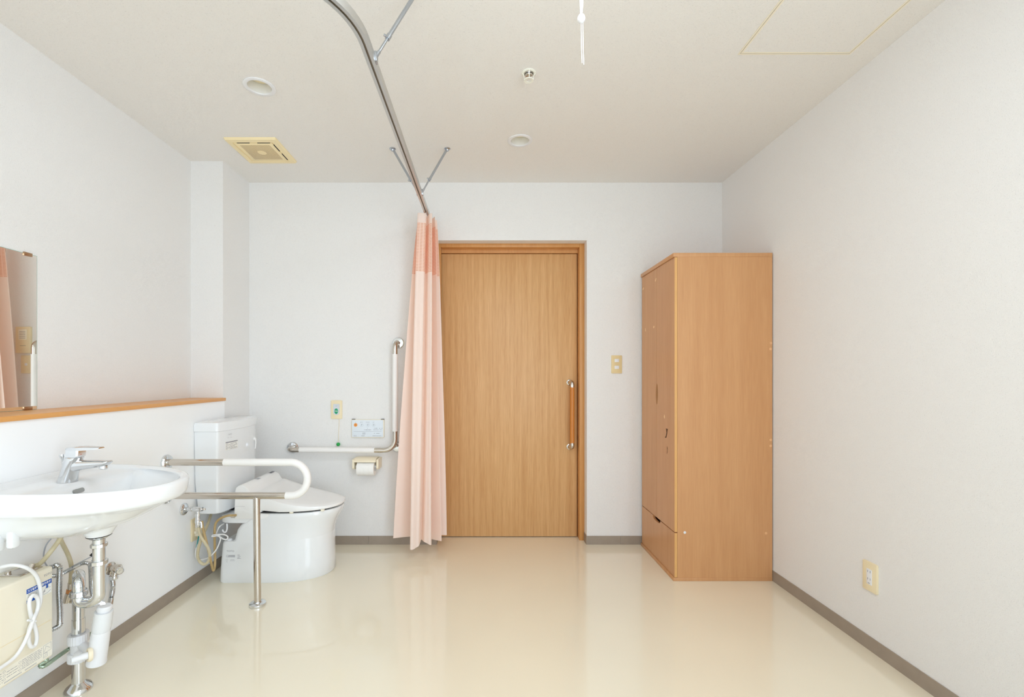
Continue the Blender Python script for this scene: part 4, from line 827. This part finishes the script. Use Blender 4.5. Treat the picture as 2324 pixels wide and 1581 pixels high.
for z in (0.190, 0.125):
    b = NB(); rr = []
    for zz, r0 in ((-0.016, 0.0305), (-0.014, 0.0315), (0.014, 0.0315), (0.016, 0.0305)):
        rr.append([V(PT[0]+(r0-0.001*(k % 2))*math.cos(2*PI*k/48), PT[1]+(r0-0.001*(k % 2))*math.sin(2*PI*k/48), z+zz) for k in range(48)])
    rr = [[V(PT[0]+0.0199*math.cos(2*PI*k/48), PT[1]+0.0199*math.sin(2*PI*k/48), z-0.016) for k in range(48)]]+rr+[[V(PT[0]+0.0199*math.cos(2*PI*k/48), PT[1]+0.0199*math.sin(2*PI*k/48), z+0.016) for k in range(48)]]
    loft(b, rr, False, False); obj('ribbed_collar', b, M['white'], tee, sharp=20)
ta, tb = V(-1.357, 1.62, 0.326), V(-1.387, 1.62, 0.121); td = (ta-tb).normalized()
b = NB(); lathe(b, ((0.0, 0), (0.0295, 0), (0.030, 0.004), (0.0285, 0.014), (0.0285, 0.06), (0.0275, 0.118), (0.0, 0.118)), tb, td, 32); obj('lower_cup', b, M['white'], tee)
b = NB(); lathe(b, ((0.0, 0.1185), (0.0272, 0.1185), (0.0285, 0.135), (0.0270, 0.187), (0.0, 0.187)), tb, td, 32); obj('upper_cup', b, M['clear'], tee)
b = NB(); lathe(b, ((0.0, 0.1872), (0.0195, 0.1872), (0.0195, 0.192), (0.0225, 0.193), (0.0225, 0.203), (0.019, 0.207), (0.0, 0.207)), tb, td, 28); obj('cap', b, M['white'], tee)
b = NB(); tube(b, [(-1.462, 1.650, 0.166), (-1.398, 1.612, 0.163)], 0.0155, 18); box(b, -1.455, -1.430, 1.602, 1.630, 0.147, 0.163, 0.003); obj('side_branch', b, M['white'], tee)
lc, ld = V(-1.383, 1.588, 0.170), V(-0.62, -0.78, 0.05).normalized()
b = NB(); lathe(b, ((0.0, -0.006), (0.022, -0.006), (0.023, 0.0), (0.0215, 0.006), (0.015, 0.006), (0.015, 0.004), (0.0, 0.004)), lc, ld, 28); obj('lock_nut', b, M['holder'], tee)
b = NB(); lathe(b, ((0.0, 0.003), (0.0125, 0.003), (0.011, 0.016), (0.0095, 0.030), (0.0105, 0.040), (0.0085, 0.048), (0.0, 0.051)), lc, ld, 24); obj('knob', b, M['white'], tee)
b = NB(); tube(b, spline([(-1.535, 1.68, 0.310), (-1.46, 1.70, 0.300), (-1.40, 1.66, 0.312), (-1.366, 1.622, 0.3275)], 8), 0.0075, 14); obj('inlet_pipe', b, M['steel'], tee)
b = NB(); tube(b, [(-1.392, 1.648, 0.3165), (-1.376, 1.630, 0.323)], 0.0105, 8); obj('inlet_nut', b, M['chrome'], tee)
av = thing('angle_valve', 'chrome angle valve on the wall behind the basin drain pipe', 'water valve', (XP, 1.93, 0.32))
b = NB(); lathe(b, ((0.0, 0), (0.026, 0), (0.026, 0.004), (0.012, 0.008), (0.011, 0.014), (0.0165, 0.018), (0.0165, 0.040), (0.013, 0.044), (0.0, 0.045)), (XP+0.0003, 1.93, 0.326), 'X', 24)
tube(b, [(XP+0.022, 1.93, 0.326), (XP+0.056, 1.910, 0.324)], 0.0135, 16); tube(b, [(XP+0.026, 1.925, 0.318), (XP+0.024, 1.922, 0.298)], 0.0105, 14); obj('valve_body', b, M['steel'], av)
b = NB(); lathe(b, ((0.0, 0), (0.0150, 0), (0.0150, 0.004), (0.0125, 0.006), (0.0115, 0.004), (0.004, 0.004), (0.0035, 0.006), (0.0, 0.006)), (XP+0.056, 1.910, 0.324), V(0.86, -0.51, -0.05), 24); obj('spindle_cap', b, M['chrome'], av)
obj('hose_nut', nut(XP+0.024, 1.921, 0.292, 0.0145, 0.016), M['chrome'], av)
b = NB(); flex(b, [(-1.577, 1.92, 0.299), (-1.576, 1.92, 0.277)]+[(-1.558, 1.9, 0.258), (-1.565, 1.9, 0.214)]+[(-1.533, 1.85, 0.197), (-1.549, 1.85, 0.162)], 0.0085, 0.0055); obj('flexible_hose', b, M['hose'], av)

# ------------------------------------------------------------------ water heater under the basin
he = thing('water_heater', 'cream water heater box on the wall under the wash basin', 'water heater', (-1.53, 1.35, 0.19))
HXF = -1.473; HY0, HY1, HZ0, HZ1 = 1.150, 1.550, 0.190, 0.497
b = NB(); box(b, XP+0.0005, HXF, HY0, HY1, HZ0, HZ1, 0.007, 3); hb = obj('heater_case', b, M['ivory'], he)
b = NB(); box(b, HXF-0.001, HXF+0.0008, HY0+0.01, HY1-0.006, 0.3165, 0.3185); obj('case_seam', b, M['cream'], hb)
hf = HXF+0.0003
lettering('maker_mark', 'TOTO', 0.0098, '+X', (hf, 1.530, 0.4755), M['note'], hb, sx=1.0)
b = NB(); box(b, HXF-0.0005, hf+0.0001, 1.4585, 1.5425, 0.411, 0.4565); lb = obj('handling_label', b, M['labelw'], he)
b = NB(); quad(b, (hf+0.0001, 1.5005, 0.4495), '+X', 0.084, 0.0145); prism(b, [(1.524, 0.443), (1.530, 0.443), (1.530, 0.436), (1.533, 0.436), (1.527, 0.430), (1.521, 0.436), (1.524, 0.436)], 'X', hf+0.0001, hf+0.0003)
box(b, hf+0.0001, hf+0.0003, 1.4590, 1.4625, 0.4115, 0.4215); prism(b, [(1.466+0.014*(1-math.cos(PI*k/10)), 0.4118+0.011*math.sin(PI*k/10)) for k in range(11)], 'X', hf+0.0001, hf+0.0003); obj('blue_print', b, M['blue'], lb)
lettering('label_lettering', 'ココを持って取り外す', 0.0095, '+X', (hf+0.0004, 1.5005, 0.4492), M['labelw'], lb, sx=0.84, weight=0.00025)
b = NB()
for k, z in enumerate((0.4385, 0.4345, 0.4305, 0.4265)): quad(b, (hf+0.0001, 1.4785, z), '+X', 0.030-0.003*(k % 2), 0.0013)
for p, q in (((1.506, 0.4145), (1.521, 0.432)), ((1.521, 0.432), (1.539, 0.430)), ((1.506, 0.4145), (1.528, 0.415)), ((1.528, 0.415), (1.540, 0.421)), ((1.512, 0.417), (1.519, 0.424))):
    tube(b, [(hf+0.0001, *p), (hf+0.0001, *q)], 0.0005, 5)
box(b, hf+0.0001, hf+0.0003, 1.5165, 1.5205, 0.4235, 0.4255); obj('label_print', b, M['ink'], lb)
b = NB(); box(b, HXF-0.0005, hf+0.0001, 1.300, 1.545, 0.1985, 0.246); nl = obj('caution_label', b, M['caution'], he)
b = NB()
for y0, y1, z0, z1, n in ((1.305, 1.385, 0.205, 0.240, 5), (1.398, 1.432, 0.212, 0.236, 3), (1.444, 1.508, 0.210, 0.242, 6)):
    for k in range(n):
        z = z1-(z1-z0)*(k+0.5)/n; y = y0
        while y < y1:
            w_ = random.uniform(0.003, 0.014); quad(b, (hf+0.0001, min(y+w_/2, y1), z), '+X', min(w_, y1-y), 0.0016); y += w_+0.0018
for z in (0.2375, 0.2255, 0.2135):
    for y in (1.438, 1.391): lathe(b, ((0.0032, 0), (0.0038, 0), (0.0038, 0.0003), (0.0032, 0.0003), (0.0032, 0)), (hf, y, z), 'X', 16, caps=False)
for y0, y1, z in ((1.392, 1.442, 0.2035), (1.455, 1.49, 0.2025)):
    y = y0
    while y < y1: quad(b, (hf+0.0001, y, z), '+X', 0.002, 0.0035); y += 0.0038
for y0, y1, z0, z1 in ((1.514, 1.541, 0.218, 0.243), (1.514, 1.527, 0.203, 0.216)):
    for p, q in (((y0, z0), (y1, z0)), ((y1, z0), (y1, z1)), ((y1, z1), (y0, z1)), ((y0, z1), (y0, z0)), ((y0+0.003, z0+0.003), (y0+0.009, z1-0.004)), ((y0+0.009, z1-0.004), (y1-0.004, z0+0.008))): tube(b, [(hf+0.0001, *p), (hf+0.0001, *q)], 0.00045, 5)
obj('caution_print', b, M['note'], nl)
b = NB(); box(b, -1.560, -1.495, 1.46, 1.535, HZ1-0.001, HZ1+0.004, 0.001); tube(b, [(-1.52, 1.545-0.03, HZ1), (-1.52, 1.545-0.02, HZ1+0.014)], 0.0085, 14); tube(b, [(-1.55, 1.475, HZ1), (-1.55, 1.475, HZ1+0.012)], 0.008, 12); obj('top_fitting', b, M['steel'], he)
b = NB(); tube(b, spline([(-1.52, 1.522, 0.507)]+[(-1.52, 1.55, 0.502), (-1.485, 1.55, 0.541)]+[(-1.481, 1.575, 0.568), (-1.462, 1.575, 0.6)]+[(-1.464, 1.59, 0.63)], 8), 0.0072, 14); obj('outlet_hose', b, M['beige_hose'], he)
b = NB(); tube(b, spline([(-1.567, 1.66, 0.584), (-1.56, 1.66, 0.564), (-1.548, 1.66, 0.537)]+[(-1.562, 1.7, 0.476), (-1.55, 1.7, 0.439), (-1.549, 1.7, 0.406), (-1.552, 1.7, 0.366)], 8), 0.0068, 14); obj('supply_hose', b, M['beige_hose'], he)
b = NB(); tube(b, [(-1.553, 1.7, 0.37), (-1.555, 1.7, 0.343)], 0.0075, 12); tube(b, [(-1.557, 1.7, 0.332), (-1.562, 1.7, 0.32), (-1.568, 1.7, 0.297)], 0.0105, 14); obj('hose_fitting', b, M['steel'], he)
b = NB(); tube(b, [(-1.555, 1.7, 0.345), (-1.557, 1.7, 0.332)], 0.0098, 14); obj('copper_ring', b, M['copper'], he)
b = NB(); tube(b, spline([(-1.512, 1.6, 0.596), (-1.527, 1.6, 0.573), (-1.546, 1.6, 0.548), (-1.555, 1.6, 0.516), (-1.552, 1.6, 0.49)]+[(-1.511, 1.57, 0.482), (-1.5, 1.57, 0.471)], 8), 0.0022, 8); obj('sensor_wire', b, M['greywire'], he)
b = NB(); flex(b, [(-1.52, 1.551, 0.478)]+[(-1.494, 1.575, 0.484), (-1.484, 1.575, 0.487), (-1.475, 1.575, 0.477), (-1.476, 1.575, 0.452), (-1.478, 1.575, 0.397), (-1.475, 1.575, 0.335), (-1.475, 1.575, 0.295), (-1.482, 1.575, 0.275)]+[(-1.52, 1.551, 0.262)], 0.0079); obj('flexible_hose', b, M['hose'], he)
b = NB(); flex(b, [(-1.545, 1.551, 0.462)]+[(-1.529, 1.62, 0.431), (-1.51, 1.62, 0.438)]+[(-1.512, 1.66, 0.439)]+[(-1.515, 1.7, 0.439), (-1.493, 1.7, 0.444), (-1.48, 1.7, 0.435), (-1.477, 1.7, 0.406), (-1.475, 1.7, 0.355)]+[(-1.478, 1.71, 0.315), (-1.487, 1.71, 0.282)], 0.0064); obj('flexible_hose', b, M['hose'], he)
b = NB(); flex(b, [(-1.535, 1.535, 0.189)]+[(-1.518, 1.57, 0.163)]+[(-1.538, 1.575, 0.149), (-1.542, 1.575, 0.141), (-1.534, 1.575, 0.137)]+[(-1.538, 1.6, 0.132)]+[(-1.551, 1.65, 0.126)]+[(-1.558, 1.7, 0.123), (-1.519, 1.7, 0.149)]+[(-1.499, 1.72, 0.164), (-1.48, 1.72, 0.174)], 0.0066); obj('relief_hose', b, M['green_hose'], he)
hc = thing('heater_cord', 'thick white power cord tied in a loop in front of the water heater', 'power cord', (-1.46, 1.42, 0.35))
cordpts = [(-1.53, 1.359, 0.514)] + [(-1.5, 1.38, 0.549), (-1.5, 1.405, 0.551)] + [(-1.485, 1.43, 0.548)] + [(-1.464, 1.45, 0.531), (-1.464, 1.478, 0.498), (-1.464, 1.491, 0.463), (-1.464, 1.496, 0.425)]+[(-1.46, 1.489, 0.396), (-1.46, 1.474, 0.368)]+[(-1.452, 1.456, 0.356)]+[(-1.458, 1.452, 0.33), (-1.458, 1.451, 0.296), (-1.458, 1.459, 0.274), (-1.458, 1.472, 0.272), (-1.458, 1.477, 0.295), (-1.458, 1.471, 0.331)]+[(-1.462, 1.465, 0.359)]+[(-1.456, 1.452, 0.401), (-1.456, 1.452, 0.426), (-1.456, 1.462, 0.437), (-1.456, 1.475, 0.425), (-1.456, 1.48, 0.405), (-1.456, 1.476, 0.38)]+[(-1.446, 1.454, 0.364)]+[(-1.452, 1.449, 0.335), (-1.452, 1.43, 0.301), (-1.452, 1.403, 0.276), (-1.452, 1.36, 0.269), (-1.452, 1.33, 0.27)]
b = NB(); tube(b, spline(cordpts, 8), 0.0054, 14); obj('cord', b, M['cord'], hc)
b = NB(); tube(b, spline([(-1.445, 1.435, 0.372), (-1.445, 1.445, 0.365), (-1.445, 1.455, 0.36), (-1.445, 1.461, 0.355)], 4), 0.0032, 8); obj('cord_tie', b, M['white'], hc)
